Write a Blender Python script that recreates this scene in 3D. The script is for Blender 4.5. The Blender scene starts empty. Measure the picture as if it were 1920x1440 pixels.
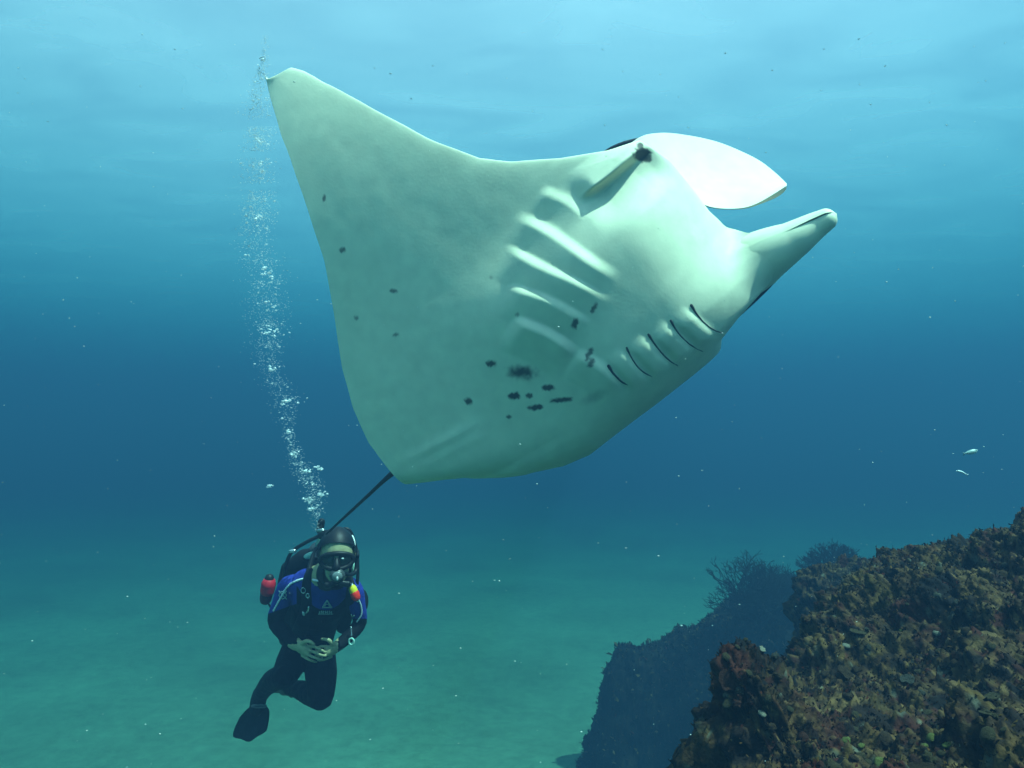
import bpy, bmesh, math, random
import numpy as np
from mathutils import Vector, Matrix

# ------------------------------------------------------------------ camera, sky, sun, exposure
sc = bpy.context.scene
COL = sc.collection
random.seed(7)
RNG = np.random.default_rng(11)
FPX = 1350.0                                   # focal length in pixels of the 1920 px wide photograph
PITCH = math.radians(5.0)
CAM = np.array((0.0, 0.0, 2.9))                # 2.9 m above the sand
cam = bpy.data.cameras.new('camera')
cam.sensor_width = 36.0
cam.lens = FPX / 1920 * 36
cam.clip_start = 0.05
cam.clip_end = 600
cam_o = bpy.data.objects.new('camera', cam)
COL.objects.link(cam_o)
cam_o.location = CAM
cam_o.rotation_euler = (math.pi / 2 + PITCH, 0, 0)
sc.camera = cam_o

SUN_DIR = Vector((0.40, -0.27, 0.88)).normalized()
world = bpy.data.worlds.new('World')
sc.world = world
world.use_nodes = True
wn = world.node_tree
sky = wn.nodes.new('ShaderNodeTexSky')
sky.sky_type = 'NISHITA'
sky.sun_disc = False
sky.sun_elevation = math.asin(SUN_DIR.z)
sky.sun_rotation = math.atan2(SUN_DIR.x, SUN_DIR.y)
wn.links.new(sky.outputs[0], wn.nodes['Background'].inputs[0])
wn.nodes['Background'].inputs[1].default_value = 0.08
sun = bpy.data.lights.new('sun', 'SUN')
sun.energy = 5.0
sun.angle = math.radians(0.5)
sun.color = (1.0, 0.96, 0.90)
sun_o = bpy.data.objects.new('sun', sun)
COL.objects.link(sun_o)
sun_o.rotation_euler = SUN_DIR.to_track_quat('Z', 'Y').to_euler()
sc.view_settings.view_transform = 'Standard'
sc.view_settings.look = 'None'
sc.view_settings.gamma = 1.0
sc.view_settings.use_curve_mapping = False
sc.view_settings.exposure = 1.82
cy = sc.cycles
cy.max_bounces = 6
cy.diffuse_bounces = 1
cy.glossy_bounces = 2
cy.transmission_bounces = 3
cy.volume_bounces = 0
cy.transparent_max_bounces = 12
cy.use_denoising = True
cy.sample_clamp_indirect = 4.0

# ------------------------------------------------------------------ helpers
CP, SP = math.cos(PITCH), math.sin(PITCH)
def c2w(P):
    """camera space (right, up, distance along the view) -> world"""
    P = np.asarray(P, float)
    x, y, d = P[..., 0], P[..., 1], P[..., 2]
    return np.stack([x, d * CP - y * SP, d * SP + y * CP], -1) + CAM
def w2c(W):
    W = np.asarray(W, float) - CAM
    return np.stack([W[..., 0], W[..., 2] * CP - W[..., 1] * SP, W[..., 1] * CP + W[..., 2] * SP], -1)
def unproj(u, v, d):
    return np.array([(u - 960) / FPX * d, -(v - 720) / FPX * d, d], float)
def at(u, v, d):
    return c2w(unproj(u, v, d))
def proj(P):
    return np.stack([960 + FPX * P[..., 0] / P[..., 2], 720 - FPX * P[..., 1] / P[..., 2]], -1)
def nrm(a):
    a = np.asarray(a, float)
    return a / np.maximum(np.linalg.norm(a, axis=-1, keepdims=True), 1e-9)
def sst(x, a, b):
    x = np.clip((x - a) / (b - a), 0, 1)
    return x * x * (3 - 2 * x)

def _hash(ix, iy, iz, seed):
    h = (ix * 374761393 + iy * 668265263 + iz * 2147483647 + seed * 1274126177) & 0xffffffff
    h = ((h ^ (h >> 13)) * 1274126177) & 0xffffffff
    h = ((h ^ (h >> 16)) * 2246822519) & 0xffffffff
    return ((h ^ (h >> 15)) & 0xffffff) / float(0xffffff)
def vnoise(P, seed=0):
    """smooth value noise 0..1 at points (...,3)"""
    P = np.asarray(P, float)
    I = np.floor(P).astype(np.int64)
    f = P - I
    f = f * f * (3 - 2 * f)
    out = 0
    for dx in (0, 1):
        wx = f[..., 0] if dx else 1 - f[..., 0]
        for dy in (0, 1):
            wy = f[..., 1] if dy else 1 - f[..., 1]
            for dz in (0, 1):
                wz = f[..., 2] if dz else 1 - f[..., 2]
                out = out + wx * wy * wz * _hash(I[..., 0] + dx, I[..., 1] + dy, I[..., 2] + dz, seed)
    return out
def fbm(P, octaves=4, seed=0, gain=0.5):
    a, s, tot = 1.0, 0.0, 0.0
    P = np.asarray(P, float)
    for k in range(octaves):
        s = s + a * vnoise(P * 2 ** k + 17.3 * k, seed + k)
        tot += a
        a *= gain
    return s / tot
def cells(P, seed=0):
    """distance to the nearest jittered cell point and that cell's random value"""
    P = np.asarray(P, float)
    I = np.floor(P).astype(np.int64)
    best = np.full(P.shape[:-1], 9.0)
    val = np.zeros(P.shape[:-1])
    for dx in (-1, 0, 1):
        for dy in (-1, 0, 1):
            for dz in (-1, 0, 1):
                cx, cy_, cz = I[..., 0] + dx, I[..., 1] + dy, I[..., 2] + dz
                qx = cx + _hash(cx, cy_, cz, seed + 1)
                qy = cy_ + _hash(cx, cy_, cz, seed + 2)
                qz = cz + _hash(cx, cy_, cz, seed + 3)
                d = np.sqrt((P[..., 0] - qx) ** 2 + (P[..., 1] - qy) ** 2 + (P[..., 2] - qz) ** 2)
                k = d < best
                best = np.where(k, d, best)
                val = np.where(k, _hash(cx, cy_, cz, seed + 4), val)
    return best, val

def mesh_np(name, V, Fq, smooth=True):
    """vertices (n,3) and equal-sized faces (m,k) -> mesh datablock"""
    V = np.asarray(V, np.float32)
    Fq = np.asarray(Fq, np.int32)
    me = bpy.data.meshes.new(name)
    n, k = Fq.shape
    me.vertices.add(len(V))
    me.vertices.foreach_set('co', V.ravel())
    me.loops.add(n * k)
    me.loops.foreach_set('vertex_index', Fq.ravel())
    me.polygons.add(n)
    me.polygons.foreach_set('loop_start', np.arange(0, n * k, k, dtype=np.int32))
    me.update(calc_edges=True)
    me.validate()
    if smooth:
        me.polygons.foreach_set('use_smooth', np.ones(len(me.polygons), bool))
    return me
def link(name, me, mats=(), parent=None, loc=None):
    o = bpy.data.objects.new(name, me)
    COL.objects.link(o)
    for m in (mats if isinstance(mats, (list, tuple)) else [mats]):
        if m is not None:
            me.materials.append(m)
    if parent is not None:
        o.parent = parent
    if loc is not None:
        o.location = loc
    return o
def tag(o, label=None, cat=None, group=None, kind=None):
    if label: o['label'] = label
    if cat: o['category'] = cat
    if group: o['group'] = group
    if kind: o['kind'] = kind
    return o
def empty(name, loc):
    o = bpy.data.objects.new(name, None)
    COL.objects.link(o)
    o.location = loc
    o.empty_display_size = 0.1
    return o
def part(name, V, Fq, mat, parent, smooth=True):
    """a mesh given in world coordinates, as a part of parent (roots carry no rotation)"""
    off = np.array(parent.location) if parent is not None else np.zeros(3)
    p = parent.parent if parent is not None else None
    if p is not None:
        off = off + np.array(p.location)
    return link(name, mesh_np(name, np.asarray(V) - off, Fq, smooth), mat, parent)
def grid_faces(a, b, base=0, flip=False, wrap=False):
    i, j = np.meshgrid(np.arange(a - 1), np.arange(b if wrap else b - 1), indexing='ij')
    j2 = (j + 1) % b
    q = np.stack([i * b + j, (i + 1) * b + j, (i + 1) * b + j2, i * b + j2], -1).reshape(-1, 4)
    return (q[:, ::-1] if flip else q) + base
def catmull(pts, n):
    pts = np.asarray(pts, float)
    m = len(pts)
    x = np.linspace(0, m - 1, n)
    i = np.clip(x.astype(int), 0, m - 2)
    t = (x - i)[:, None]
    g = lambda k: pts[np.clip(k, 0, m - 1)]
    p0, p1, p2, p3 = g(i - 1), g(i), g(i + 1), g(i + 2)
    return 0.5 * (2 * p1 + (p2 - p0) * t + (2 * p0 - 5 * p1 + 4 * p2 - p3) * t ** 2 + (3 * p1 - p0 - 3 * p2 + p3) * t ** 3)
def tube(pts, rad, seg=10, n=None, flat=1.0, up=(0, 0, 1), caps=True):
    """round tube along a polyline; rad a number or one per point. returns V, quads"""
    pts = np.asarray(pts, float)
    rad = np.full(len(pts), rad, float) if np.isscalar(rad) else np.asarray(rad, float)
    if n:
        x = np.linspace(0, len(pts) - 1, n)
        rad = np.interp(x, np.arange(len(pts)), rad)
        pts = catmull(pts, n)
    tan = nrm(np.gradient(pts, axis=0))
    if caps:                                     # rounded ends
        pts = np.vstack([pts[0] - tan[0] * rad[0] * .9, pts[0] - tan[0] * rad[0] * .6, pts, pts[-1] + tan[-1] * rad[-1] * .6, pts[-1] + tan[-1] * rad[-1] * .9])
        tan = np.vstack([tan[:1], tan[:1], tan, tan[-1:], tan[-1:]])
        rad = np.concatenate([[rad[0] * .02, rad[0] * .78], rad, [rad[-1] * .78, rad[-1] * .02]])
    u = np.asarray(up, float)
    A = np.cross(tan, u)
    bad = np.linalg.norm(A, axis=1) < 0.15
    A[bad] = np.cross(tan[bad], (0.3, 1, 0.2))
    A = nrm(A)
    B = np.cross(A, tan)
    th = np.linspace(0, 2 * math.pi, seg, endpoint=False)
    V = pts[:, None, :] + rad[:, None, None] * (np.cos(th)[None, :, None] * A[:, None, :] + flat * np.sin(th)[None, :, None] * B[:, None, :])
    return V.reshape(-1, 3), grid_faces(len(pts), seg, wrap=True)
def merge(parts):
    Vs, Fs, b = [], [], 0
    for V, Fq in parts:
        Vs.append(V)
        Fs.append(np.asarray(Fq) + b)
        b += len(V)
    return np.vstack(Vs), np.vstack(Fs)
def ellipsoid(c, ax, seg=20, rings=12, frame=np.eye(3)):
    th = np.linspace(0.02, math.pi - 0.02, rings)
    ph = np.linspace(0, 2 * math.pi, seg, endpoint=False)
    V = np.stack([np.sin(th)[:, None] * np.cos(ph), np.sin(th)[:, None] * np.sin(ph), np.cos(th)[:, None] * np.ones(seg)], -1)
    V = (V * np.asarray(ax, float)) @ np.asarray(frame, float)
    return V.reshape(-1, 3) + np.asarray(c, float), grid_faces(rings, seg, wrap=True)

# ------------------------------------------------------------------ materials
def mat(name, col, rough=0.6, spec=0.3, noise=None, metal=0.0, bump=None, sss=0.0):
    """principled material; noise = (scale, second colour, contrast), bump = (scale, strength)"""
    m = bpy.data.materials.new(name)
    m.use_nodes = True
    t = m.node_tree
    b = t.nodes['Principled BSDF']
    b.inputs['Base Color'].default_value = (*col, 1)
    b.inputs['Roughness'].default_value = rough
    b.inputs['Specular IOR Level'].default_value = spec
    b.inputs['Metallic'].default_value = metal
    tc = t.nodes.new('ShaderNodeTexCoord')
    if noise:
        nz = t.nodes.new('ShaderNodeTexNoise')
        nz.inputs['Scale'].default_value = noise[0]
        nz.inputs['Detail'].default_value = 5
        rp = t.nodes.new('ShaderNodeValToRGB')
        c = noise[2]
        rp.color_ramp.elements[0].position = 0.5 - c
        rp.color_ramp.elements[1].position = 0.5 + c
        rp.color_ramp.elements[0].color = (*col, 1)
        rp.color_ramp.elements[1].color = (*noise[1], 1)
        t.links.new(tc.outputs['Object'], nz.inputs['Vector'])
        t.links.new(nz.outputs['Fac'], rp.inputs[0])
        t.links.new(rp.outputs[0], b.inputs['Base Color'])
    if bump:
        n2 = t.nodes.new('ShaderNodeTexNoise')
        n2.inputs['Scale'].default_value = bump[0]
        n2.inputs['Detail'].default_value = 6
        bp = t.nodes.new('ShaderNodeBump')
        bp.inputs['Strength'].default_value = bump[1]
        bp.inputs['Distance'].default_value = 0.02
        t.links.new(tc.outputs['Object'], n2.inputs['Vector'])
        t.links.new(n2.outputs['Fac'], bp.inputs['Height'])
        t.links.new(bp.outputs[0], b.inputs['Normal'])
    return m
def attr_mat(name, attr, rough=0.7, spec=0.25, bump=None, grain=None):
    """base colour from a colour attribute that carries the thing's own markings"""
    m = mat(name, (0.5, 0.5, 0.5), rough, spec, bump=bump)
    t = m.node_tree
    b = t.nodes['Principled BSDF']
    a = t.nodes.new('ShaderNodeVertexColor')
    a.layer_name = attr
    src = a.outputs['Color']
    if grain:
        tc = t.nodes.new('ShaderNodeTexCoord')
        nz = t.nodes.new('ShaderNodeTexNoise')
        nz.inputs['Scale'].default_value = grain[0]
        nz.inputs['Detail'].default_value = 6
        mr = t.nodes.new('ShaderNodeMapRange')
        mr.inputs[1].default_value = 0.3
        mr.inputs[2].default_value = 0.7
        mr.inputs[3].default_value = 1 - grain[1]
        mr.inputs[4].default_value = 1 + grain[1]
        mx = t.nodes.new('ShaderNodeMix')
        mx.data_type = 'RGBA'
        mx.blend_type = 'MULTIPLY'
        mx.inputs['Factor'].default_value = 1
        t.links.new(tc.outputs['Object'], nz.inputs['Vector'])
        t.links.new(nz.outputs['Fac'], mr.inputs[0])
        t.links.new(src, mx.inputs[6])
        t.links.new(mr.outputs[0], mx.inputs[7])
        src = mx.outputs[2]
    t.links.new(src, b.inputs['Base Color'])
    return m
def set_colors(me, name, C):
    C = np.asarray(C, np.float32)
    if C.shape[1] == 3:
        C = np.c_[C, np.ones(len(C), np.float32)]
    a = me.color_attributes.new(name, 'FLOAT_COLOR', 'POINT')
    a.data.foreach_set('color', C.ravel())

# ------------------------------------------------------------------ water: floor, surface, haze
SURF_Z = 11.2
def build_sand():
    n = 320
    q = np.linspace(-1, 1, n)
    g = np.sign(q) * (6 * np.abs(q) + 89 * np.abs(q) ** 4)
    X, Y = np.meshgrid(g, g + 8, indexing='ij')
    P = np.stack([X, Y, 0 * X], -1)
    Z = 0.25 * (fbm(P * 0.16, 3, 3) - 0.5) + 0.06 * (fbm(P * 0.9, 3, 5) - 0.5)
    rip = np.sin(2 * math.pi * (Y * 1.0 + X * 0.35 + 1.2 * fbm(P * 0.5, 2, 9)) / 0.42)
    Z += 0.012 * rip * np.exp(-((X / 9) ** 2 + ((Y - 8) / 9) ** 2))
    P[..., 2] = Z - 1.25
    m = mat('sand', (0.110, 0.200, 0.128), 0.95, 0.1, noise=(0.40, (0.165, 0.290, 0.185), 0.22), bump=(9, 0.35))
    t = m.node_tree
    b = t.nodes['Principled BSDF']
    old = b.inputs['Base Color'].links[0].from_socket
    tc = t.nodes.new('ShaderNodeTexCoord')
    nz = t.nodes.new('ShaderNodeTexNoise')
    nz.inputs['Scale'].default_value = 5.0
    nz.inputs['Detail'].default_value = 8
    nz.inputs['Roughness'].default_value = 0.7
    mr = t.nodes.new('ShaderNodeMapRange')
    mr.inputs[1].default_value = 0.35
    mr.inputs[2].default_value = 0.65
    mr.inputs[3].default_value = 0.82
    mr.inputs[4].default_value = 1.12
    mx = t.nodes.new('ShaderNodeMix')
    mx.data_type = 'RGBA'
    mx.blend_type = 'MULTIPLY'
    mx.inputs['Factor'].default_value = 1
    t.links.new(tc.outputs['Object'], nz.inputs['Vector'])
    t.links.new(nz.outputs['Fac'], mr.inputs[0])
    t.links.new(old, mx.inputs[6])
    t.links.new(mr.outputs[0], mx.inputs[7])
    t.links.new(mx.outputs[2], b.inputs['Base Color'])
    o = link('sea_floor', mesh_np('sea_floor', P.reshape(-1, 3), grid_faces(n, n)), m)
    tag(o, 'pale rippled sand of the sea floor fading into blue water', kind='structure')
build_sand()

def build_surface():
    n = 260
    q = np.linspace(-1, 1, n)
    g = np.sign(q) * (22 * np.abs(q) + 75 * np.abs(q) ** 3)
    X, Y = np.meshgrid(g, g + 14, indexing='ij')
    P = np.stack([X, Y, 0 * X], -1)
    Z = 0.16 * (fbm(P * np.array((0.18, 0.35, 1)), 3, 21) - 0.5) + 0.05 * (fbm(P * np.array((0.7, 1.3, 1)), 2, 24) - 0.5)
    P[..., 2] = SURF_Z + Z
    m = bpy.data.materials.new('water_surface')
    m.use_nodes = True
    t = m.node_tree
    t.nodes.clear()
    out = t.nodes.new('ShaderNodeOutputMaterial')
    mix = t.nodes.new('ShaderNodeMixShader')
    tr = t.nodes.new('ShaderNodeBsdfTransparent')
    tl = t.nodes.new('ShaderNodeBsdfTranslucent')
    tl.inputs[0].default_value = (0.95, 0.98, 1, 1)
    tc = t.nodes.new('ShaderNodeTexCoord')
    mp = t.nodes.new('ShaderNodeMapping')
    mp.inputs['Scale'].default_value = (0.42, 0.80, 1)
    nz = t.nodes.new('ShaderNodeTexNoise')
    nz.inputs['Scale'].default_value = 0.62
    nz.inputs['Detail'].default_value = 4
    nz.inputs['Distortion'].default_value = 0.8
    mr = t.nodes.new('ShaderNodeMapRange')
    mr.inputs[1].default_value = 0.32
    mr.inputs[2].default_value = 0.78
    mr.inputs[3].default_value = 0.20
    mr.inputs[4].default_value = 0.29
    t.links.new(tc.outputs['Object'], mp.inputs[0])
    t.links.new(mp.outputs[0], nz.inputs['Vector'])
    t.links.new(nz.outputs['Fac'], mr.inputs[0])
    t.links.new(mr.outputs[0], mix.inputs[0])  # noise-driven translucent patches stand in for sun glints through the waves
    t.links.new(tr.outputs[0], mix.inputs[1])
    t.links.new(tl.outputs[0], mix.inputs[2])
    t.links.new(mix.outputs[0], out.inputs[0])
    o = link('water_surface', mesh_np('water_surface', P.reshape(-1, 3), grid_faces(n, n)), m)
    tag(o, 'sunlit rippled water surface seen from below', kind='structure')
build_surface()

def build_haze():
    lo, hi = np.array((-110., -100., -2.9)), np.array((110., 125., SURF_Z + 0.5))
    V = np.array([[x, y, z] for x in (lo[0], hi[0]) for y in (lo[1], hi[1]) for z in (lo[2], hi[2])])
    Fq = [(0, 1, 3, 2), (4, 6, 7, 5), (0, 4, 5, 1), (2, 3, 7, 6), (0, 2, 6, 4), (1, 5, 7, 3)]
    m = bpy.data.materials.new('sea_water')
    m.use_nodes = True
    t = m.node_tree
    t.nodes.clear()
    out = t.nodes.new('ShaderNodeOutputMaterial')
    pv = t.nodes.new('ShaderNodeVolumePrincipled')
    pv.inputs['Color'].default_value = (0.045, 0.118, 0.232, 1)
    pv.inputs['Absorption Color'].default_value = (0.02, 0.325, 0.39, 1)
    pv.inputs['Density'].default_value = 0.14
    pv.inputs['Anisotropy'].default_value = 0.12
    t.links.new(pv.outputs[0], out.inputs['Volume'])
    o = link('haze', mesh_np('haze', V, Fq, False), m)
    tag(o, 'blue sea water thick with haze', kind='stuff')
build_haze()

# ------------------------------------------------------------------ manta ray
MF = nrm([0.79, 0.57, -0.16])                    # towards the head (camera space)
MN = np.array([-0.02, -0.20, -0.97])             # out of the belly
MN = nrm(MN - MF * MN.dot(MF))
MR = np.cross(MF, MN)                            # towards the raised wing
if MR[1] < 0:
    MR = -MR
MO = unproj(1060, 640, 3.15)
def th_right(t):
    return np.radians(4 * sst(t, 0, 0.5) + 30 * sst(t, 0.7, 2.1))
_TT = np.linspace(0, 2.4, 481)
_CA = np.cumsum(np.cos(th_right(_TT))) * _TT[1]
_SA = np.cumsum(np.sin(th_right(_TT))) * _TT[1]
def head_tip(t, s):
    """how far the front of the head tips back from the flat of the belly"""
    return (0.85 * np.clip(s - 0.46, 0, 1) ** 2 + 0.35 * np.clip(s - 0.60, 0, 1) ** 2) * np.exp(-(t / 0.5) ** 4) * (1 - 0.55 * sst(-t, 0.02, 0.28))
def solve_outline(u, v):
    """span and chord position on the bent disc of an outline point"""
    ray = unproj(u, v, 1.0)
    ts = np.linspace(-0.6, 2.3, 5801)
    a = np.where(ts < 0, ts, np.interp(np.abs(ts), _TT, _CA))
    b = np.where(ts < 0, 0, np.interp(np.abs(ts), _TT, _SA))
    base = MO + a[:, None] * MR - b[:, None] * MN
    n = np.cross(MF, ray)
    s = 0.0
    for _ in range(6):
        bb = base - head_tip(ts, s)[:, None] * MN
        i = np.abs(bb @ n).argmin()
        s = np.linalg.lstsq(np.stack([MF, -ray], 1), -bb[i], rcond=None)[0][0]
    return ts[i], s
LEAD = [(500, 150), (506, 141), (520, 132), (545, 127), (570, 134), (600, 150), (700, 205), (800, 258), (900, 296), (960, 303), (1050, 297), (1140, 282), (1200, 262), (1255, 300), (1300, 355), (1330, 396), (1360, 424), (1400, 436), (1440, 436), (1478, 436), (1468, 500), (1430, 542), (1390, 585), (1356, 632)]
TRAIL = [(500, 150), (508, 185), (520, 225), (545, 300), (580, 405), (608, 490), (628, 600), (642, 690), (660, 765), (690, 832), (736, 890)]

SPOTS = [  # u, v, half width, half height, tilt degrees, darkness, softness (the manta's own belly marks)
    (920, 682, 10, 6, 5, .9, .3), (978, 698, 24, 12, 5, .92, .75), (1028, 727, 13, 7, 0, .92, .25), (965, 743, 14, 6.5, 3, .95, .2),
    (992, 742, 8, 4.5, 0, .85, .3), (1053, 750, 19, 4.5, -6, .92, .3), (1004, 764, 14, 5.5, -3, .92, .25), (954, 782, 5, 4, 0, .8, .3),
    (878, 753, 8, 6, 0, .9, .3), (1113, 745, 20, 9, -25, .35, .9), (1113, 577, 4, 10, 28, .8, .3), (1078, 606, 5.5, 11, 18, .85, .3),
    (1104, 664, 4.5, 12, 30, .8, .3), (1108, 679, 4.5, 9, 28, .8, .3), (738, 546, 7, 4.5, 0, .75, .4), (668, 597, 4, 4, 0, .6, .5),
    (742, 628, 6, 3.2, 0, .65, .4), (970, 589, 4, 4, 0, .5, .5), (608, 371, 3.5, 6.5, 10, .75, .4), (643, 469, 6.5, 5, 0, .75, .4),
    (921, 520, 4, 4, 0, .35, .6), (1203, 290, 17, 13, 0, .95, .25), (1199, 275, 7, 8, 0, .9, .3), (1216, 296, 8, 7, 0, .9, .3)]
RIDGES = [  # gill flaps of the raised side: line and height (m), run-out (px)
    ((1022, 352), (1098, 402), .014, 40), ((980, 406), (1150, 512), .023, 56), ((958, 464), (1130, 555), .025, 58), ((960, 532), (1104, 596), .028, 56), ((972, 592), (1082, 655), .040, 60),
    ((1085, 656), (1168, 722), .022, 46)]
SLITS = [[(1296, 572), (1306, 588), (1319, 604), (1336, 617), (1354, 624)], [(1258, 601), (1266, 616), (1279, 633), (1297, 648), (1317, 659)],
         [(1216, 627), (1226, 643), (1240, 661), (1254, 675), (1271, 686)], [(1175, 652), (1183, 669), (1194, 686), (1207, 698), (1224, 707)],
         [(1141, 686), (1148, 698), (1157, 708), (1166, 716), (1177, 722)]]

def build_manta():
    LE = np.array([solve_outline(*p) for p in LEAD])
    TE = np.array([solve_outline(*p) for p in TRAIL])
    def curve(t, pts):
        o = np.argsort(pts[:, 0])
        return np.interp(t, pts[o, 0], pts[o, 1])
    def soft(y, k):
        ker = np.hanning(k + 2)[1:-1]
        return np.convolve(np.pad(y, (k // 2, k // 2), mode='edge'), ker / ker.sum(), 'valid')
    TMAX, TMIN = 1.945 if LE[:, 0].max() > 1.945 else LE[:, 0].max() - .002, -1.90
    NT, NV = 560, 340
    x = np.linspace(-1, 1, NT)
    t = np.where(x > 0, TMAX, -TMIN) * np.sign(x) * (1 - (1 - np.abs(x)) ** 1.25)
    # a denser stretch where the gills are
    tf = np.linspace(TMIN, TMAX, 4001)
    le, te = curve(tf, LE), curve(tf, TE)
    lm, tm = curve(-tf, LE), curve(-tf, TE)
    off = LE[-1, 1] - curve(-LE[-1, 0], LE)
    le = np.where(tf < LE[-1, 0], lm + off * (1 - sst(-tf, 0.39, 1.1)), le)
    te = np.where(tf < -0.03, tm, te)
    le, te = soft(le, 21), soft(te, 61)
    q3 = np.stack([tf * 6.0, 0 * tf, 0 * tf], -1)
    te = te + 0.016 * (fbm(q3, 3, 71) - .5)
    le = le + 0.010 * (fbm(q3 * 1.5, 3, 73) - .5) * sst(np.abs(tf), .55, .8)
    k = np.clip((TMAX - tf) / 0.05, 0, 1)
    le = te + (le - te) * np.sqrt(k)
    k = np.clip((tf - TMIN) / 0.55, 0, 1)
    le = te + (le - te) * k ** 0.8
    sL, sT = np.interp(t, tf, le), np.interp(t, tf, te)
    v = np.linspace(0, 1, NV)
    v = 0.45 * (0.5 - 0.5 * np.cos(np.pi * v)) + 0.55 * v
    T, V = np.meshgrid(t, v, indexing='ij')
    S = sT[:, None] + (sL - sT)[:, None] * V
    t0 = np.interp(v, [0, .12, .25, .38, .5, .7, .85, 1], [.085, .225, .345, .41, .44, .43, .42, .42])
    w = np.interp(v, [0, .3, .6, 1], [.09, .18, .2, .18])
    mx = np.radians(np.interp(v, [0, .2, .4, .6, 1], [69, 70, 74, 78, 80]))
    tl = np.linspace(0, -TMIN, 800)
    th = mx[:, None] * sst(tl[None, :], (t0 - w)[:, None], (t0 + w)[:, None])
    al, bl = np.cumsum(np.cos(th), 1) * tl[1], np.cumsum(np.sin(th), 1) * tl[1]
    g = lambda A: np.stack([np.interp(np.abs(t), tl, A[j]) for j in range(NV)], 1)
    aL, bL, thL = g(al), g(bl), g(th)
    pos = T >= 0
    a = np.where(pos, np.interp(np.abs(T), _TT, _CA), -aL)
    b = np.where(pos, np.interp(np.abs(T), _TT, _SA), bL)
    TH = np.where(pos, -th_right(np.abs(T)), thL)
    b = b + head_tip(T, S)
    B = MO + S[..., None] * MF + a[..., None] * MR - b[..., None] * MN
    N = np.cos(TH)[..., None] * MN - np.sin(TH)[..., None] * MR
    A = np.abs(T)
    e = np.where(V > 0.5, np.sqrt(np.clip(1 - np.abs(2 * V - 1) ** 3.4, 0, 1)), np.clip(1 - np.abs(1 - 2 * V) ** 1.6, 0, 1))
    wing = 0.016 + 0.05 * np.exp(-(A / 0.75) ** 2)
    hull = np.exp(-(A / 0.38) ** 4) * sst(S, -0.55, 0.25) * (1 - 0.8 * sst(S, 0.42, 1.0))
    ve = (wing * 0.6 + 0.13 * hull) * e
    do = (wing + 0.17 * np.exp(-(A / 0.40) ** 2) * sst(S, -0.95, 0.0)) * e
    P = B + ve[..., None] * N
    px = proj(P)
    live = (T > -0.62)
    # sculpted relief, placed on the belly
    d = np.zeros_like(T)
    for (p, q, h, run) in RIDGES:
        p, q = np.array(p, float), np.array(q, float)
        ax = q - p
        ln = np.hypot(*ax)
        ax /= ln
        nr = np.array((-ax[1], ax[0]))
        r = px - p
        aa, bb = (r @ ax) / ln, r @ nr
        bb = bb + 2.5 * np.sin(aa * 6.0 + p[0]) - 8 * (aa - .5) ** 2 + 2
        win = sst(aa, -0.08, 0.16) * (1 - sst(aa, 0.72, 1.12))
        up = sst(bb, -13, 11) * np.clip(1 - (bb - 11) / run, 0, 1) ** 1.1
        d = np.maximum(d, h * win * up)
    # the fold that runs from the gills to the base of the upper head fin
    p, q = np.array((1085., 380.)), np.array((1206., 283.))
    ax = q - p
    ln = np.hypot(*ax)
    ax /= ln
    nr = np.array((-ax[1], ax[0]))
    r = px - p
    aa, bb = (r @ ax) / ln, r @ nr
    d += 0.045 * sst(aa, 0.0, 0.3) * (1 - sst(aa, 0.95, 1.12)) * sst(-bb, -1, 5) * np.clip(1 + bb / 55, 0, 1)
    d -= 0.035 * sst(aa, -0.05, 0.35) * (1 - sst(aa, 0.95, 1.25)) * sst(bb, 0, 10) * (1 - sst(bb, 30, 95))
    # gill covers of the far side: soft pillows between the slits
    mid = [np.array(s) for s in SLITS]
    for i in range(len(mid) - 1):
        c = (mid[i].mean(0) + mid[i + 1].mean(0)) / 2
        ax = nrm(mid[i][-1] - mid[i][0])
        nr = np.array((-ax[1], ax[0]))
        r = px - c
        d += 0.016 * np.exp(-((r @ ax) / 36) ** 4 - ((r @ nr) / 17) ** 4)
    for s in SLITS:
        s = catmull(s, 24)
        dist = np.sqrt(((px[::1, ::1, None, :] - s[None, None]) ** 2).sum(-1)).min(-1) if False else None
    # crease of the pelvic fins by the tail
    p, q = np.array((742., 884.)), np.array((905., 800.))
    ax = nrm(q - p)
    nr = np.array((-ax[1], ax[0]))
    r = px - p
    aa, bb = (r @ ax) / np.hypot(*(q - p)), r @ nr
    d += 0.014 * sst(aa, 0, .15) * (1 - sst(aa, .5, 1.1)) * np.exp(-((bb + 9) / 11) ** 2)
    d += 0.010 * sst(aa, 0, .15) * (1 - sst(aa, .5, 1.1)) * np.exp(-((bb - 13) / 12) ** 2)
    # muscle and skin unevenness
    Q = P * 1.0
    d += 0.008 * (fbm(Q * 3.0, 2, 41) - .5) * np.exp(-(A / 0.7) ** 2) + 0.0015 * (fbm(Q * 11, 2, 44) - .5)
    d = np.where(live, d, 0) * np.clip(e * 1.5, 0, 1)
    P = P + d[..., None] * N
    D = B - do[..., None] * N
    # --- lower head fin: rolled into a horn
    ax_ = catmull([unproj(1372, 522, 3.24), unproj(1428, 483, 3.13), unproj(1486, 451, 3.06), unproj(1530, 424, 3.02), unproj(1564, 404, 2.98)], 50)
    q = np.linspace(0, 1, 50)
    rr = np.interp(q, [0, .25, .5, .75, .93, 1], [66, 53, 36, 27, 20, 13]) * 3.1 / FPX
    tn = nrm(np.gradient(ax_, axis=0))
    A1 = nrm(np.cross(tn, (0, 0, 1.0)))
    A2 = np.cross(tn, A1)
    seg = 44
    ph = np.linspace(0, 2 * math.pi, seg)                      # the roll overlaps itself: radius grows along the turn
    roll = 1 - 0.17 * sst(q, .45, .8)[:, None] * (ph / (2 * math.pi))[None]
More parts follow.
